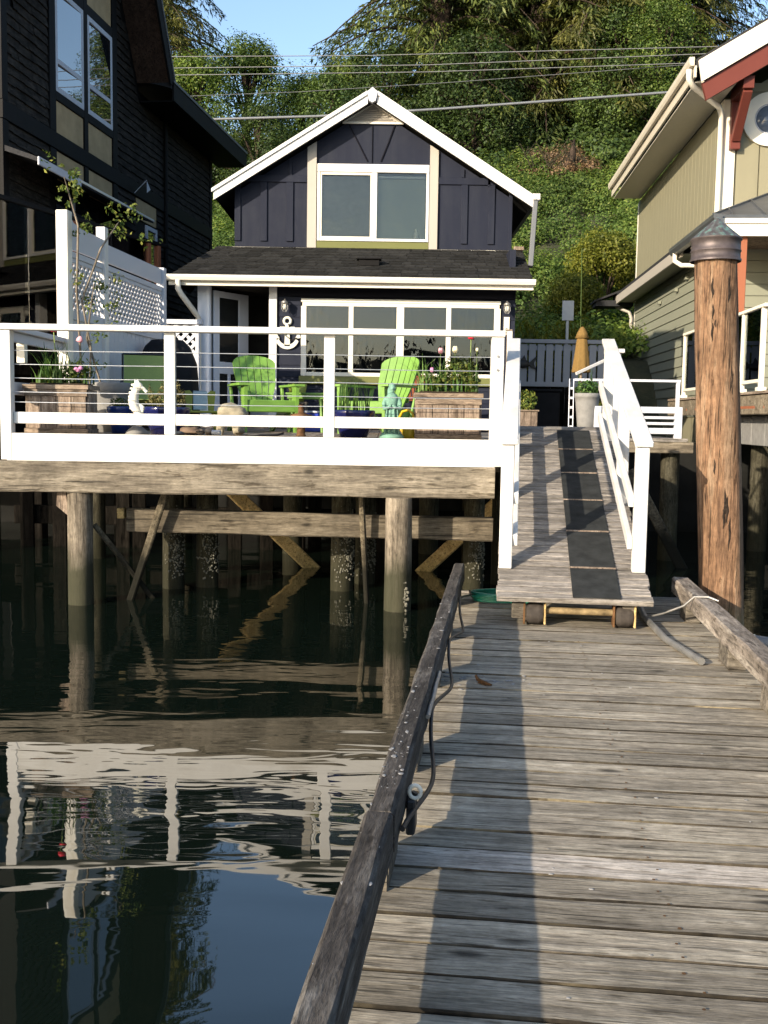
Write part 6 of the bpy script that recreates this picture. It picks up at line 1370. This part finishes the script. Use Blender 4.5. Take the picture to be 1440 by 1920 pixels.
def conifer(name, H, Rm, nb, per, size, mat, droop, seed, bare=.12, gap=.0):
    """tapered trunk, drooping limbs, each carrying hanging sprays"""
    rs = np.random.default_rng(seed); rr = random.Random(seed)
    t = thing(name, '', 'tree', (0, 0, -60))
    mb = MB(); mb.tube([(0, 0, -1.5), (0, 0, H*.3), (.15, 0, H*.7), (.1, 0, H)], [H*.021, H*.016, H*.008, .02], 10); mb.build('trunk', MT['bark'], t)
    lb = MB(); Ps, Ns, Ts = [], [], []
    for k in range(nb):
        f = (k+rr.random())/nb; z = H*(bare+(1-bare)*f); L = Rm*((1-f)**.75)*(rr.uniform(.62, 1.12))+.35; a = k*2.4+rr.uniform(-.4, .4)
        d = np.array([math.cos(a), math.sin(a), 0]); sag = droop*L*rr.uniform(.5, 1.1); pts = []
        for q in range(7):
            u = q/6; pts.append(np.array([0, 0, z])+d*L*u+np.array([0, 0, .12*L*math.sin(u*3.1)-sag*u*u+.10*L*u**4]))
        lb.tube([tuple(p) for p in pts], [.035*L**.5*(1-.13*q) for q in range(7)], 5, False)
        n = int(per*(L/Rm)+8); u = rs.uniform(.18, 1.02, n); sd = np.array([-d[1], d[0], 0]); wv = (.10+.30*(1-u))*L*.9
        base = np.array([np.interp(u, np.linspace(0, 1, 7), [p[c] for p in pts]) for c in range(3)]).T
        side = rs.uniform(-1, 1, n); P = base+sd*(side*wv)[:, None]+np.stack([np.zeros(n), np.zeros(n), -np.abs(rs.normal(0, .17, n))*L*.35-abs(side)*.12*L*.5], 1)
        Ps.append(P); Ns.append(np.tile(d*.5+np.array([0, 0, .8]), (n, 1))); Ts.append(d*.55+sd*(side*.6)[:, None]+np.array([0, 0, -.75]))
    lb.build('branches', MT['bark'], t)
    V, F = leaves(np.concatenate(Ps), np.concatenate(Ns), size, .20, np.concatenate(Ts), .55); npobj('crown', V, F, mat, t); return t
def deciduous(name, H, r, mat, seed, n=430, size=.12, lumps=46):
    t = thing(name, '', 'tree', (0, 0, -60)); random.seed(seed); mb = MB()
    mb.tube([(0, 0, -1.5), (.05, 0, H*.35), (0, .1, H*.6), (.1, 0, H*.9)], [H*.024, H*.018, H*.012, .02], 8); mb.build('trunk', MT['bark'], t); lst = []; lb = MB()
    for k in range(lumps):
        th = random.uniform(0, 6.28); f = random.uniform(.22, 1.0); rad = r*math.sin(min(1, f*1.02)*math.pi*.93+.15)**.6 if f < .98 else .3*r
        c = np.array([math.cos(th)*rad*.72, math.sin(th)*rad*.72, H*f*.93]); rr = r*random.uniform(.22, .40); D = RNG.normal(0, 1, (n, 3)); D /= np.linalg.norm(D, axis=1, keepdims=True)
        lb.tube([(0, 0, H*f*.6), tuple(c*.6+np.array([0, 0, H*f*.34])), tuple(c)], [.06, .04, .015], 5)
        lst.append(leaves(c+D*rr*RNG.uniform(.55, 1.12, (n, 1)), D+np.array([0, 0, .4]), size, .62, None, .42))
    lb.build('branches', MT['bark'], t); V, F = cat_(lst); npobj('crown', V, F, mat, t); return t
c1 = conifer('cedar_tree', 27, 5.2, 180, 480, .31, MT['needle'], .55, 1, .06)
c2 = conifer('cedar_tree', 24, 4.6, 165, 480, .30, MT['needle2'], .50, 2, .06)
c3 = conifer('spruce_tree', 22, 4.2, 120, 420, .27, MT['needle'], .42, 3, .10)
GRP = 'tall conifers on the hilltop'
used = set()
def put(src, x, y, rz, s, label, dz=0):
    loc = (x, y, ground_z(x, y)+dz)
    if src.name not in used: used.add(src.name); src.location = loc; src.rotation_euler = (0, 0, rz); src['label'] = label; src.scale = (s, s, s); r = src
    else: r = dup(src, loc, rz, label, (s, s, s))
    r['group'] = GRP; return r
put(c1, 2.2, 47.5, .3, 1.12, 'drooping cedar just right of the gap of sky')
put(c1, 6.8, 48.5, 2.1, 1.2, 'drooping dark cedar over the dry brush')
put(c2, 4.4, 53, 1.0, 1.2, 'olive tinted cedar behind the cedars beside the sky gap')
put(c2, 11.3, 47.5, 4.0, .88, 'olive brown cedar above the roof of the sage house')
put(c2, 8.8, 46.6, 5.2, .95, 'olive brown cedar over the gap between the two cottages')
put(c1, 10.6, 53, 3.3, 1.2, 'dark cedar behind the olive brown ones')
put(c3, -10.3, 46.5, .8, .98, 'ragged spruce left of the gap of sky')
put(c2, -9.0, 42.5, 2.2, .55, 'shorter olive cedar in front of the ragged spruce')
put(c3, -13.0, 49, 3.8, 1.3, 'tall spruce mostly hidden by the charcoal house')
put(c2, 4.0, 59, .7, 1.15, 'tall olive cedar in the back row of the hilltop, left end')
put(c1, 8.6, 60, 1.9, 1.1, 'tall dark cedar in the back row of the hilltop, middle')
put(c2, 12.8, 58, 3.9, .95, 'tall olive cedar in the back row of the hilltop, right end')
put(c2, 15.2, 53, 2.2, .9, 'olive cedar rising over the peak side of the sage house roof')
put(c1, -20, 50, 2.6, 1.2, 'tall cedar hidden behind the charcoal house')
d1 = deciduous('bushy_tree', 7.2, 2.7, MT['shrubleaf'], 5); d2 = deciduous('bushy_tree', 6.4, 2.5, MT['darkleaf'], 8)
GRP = 'bushy trees in the gully below the sky gap'
put(d1, -5.9, 44.2, 0, .86, 'bushy pale green tree standing highest under the gap of sky')
put(d1, -3.7, 45.5, 1.4, .76, 'bushy green tree in the middle of the gully')
put(d1, -7.4, 41.5, 3.1, .80, 'bushy green tree by the eave of the charcoal house')
put(d2, -2.2, 43.0, 2.0, .95, 'dark bushy tree just left of the cottage ridge')
put(d2, -.2, 44, 4.0, 1.0, 'dark bushy tree right behind the cottage ridge')
put(d1, -1.9, 47.5, 5.0, .9, 'bushy tree at the right edge of the sky gap')
put(d2, 3.4, 43.6, .7, .95, 'dark bushy tree under the drooping cedar')
put(d2, 9.4, 44.2, 2.9, .9, 'dark bushy tree right of the dry brush')
put(d1, 10.9, 43.2, 2.2, .85, 'bushy tree near the gutter of the sage house')
put(d2, -5.0, 40.3, 5.5, .72, 'dark bushy tree low in the gully left of the cottage roof')
for c in ('cover',): pass
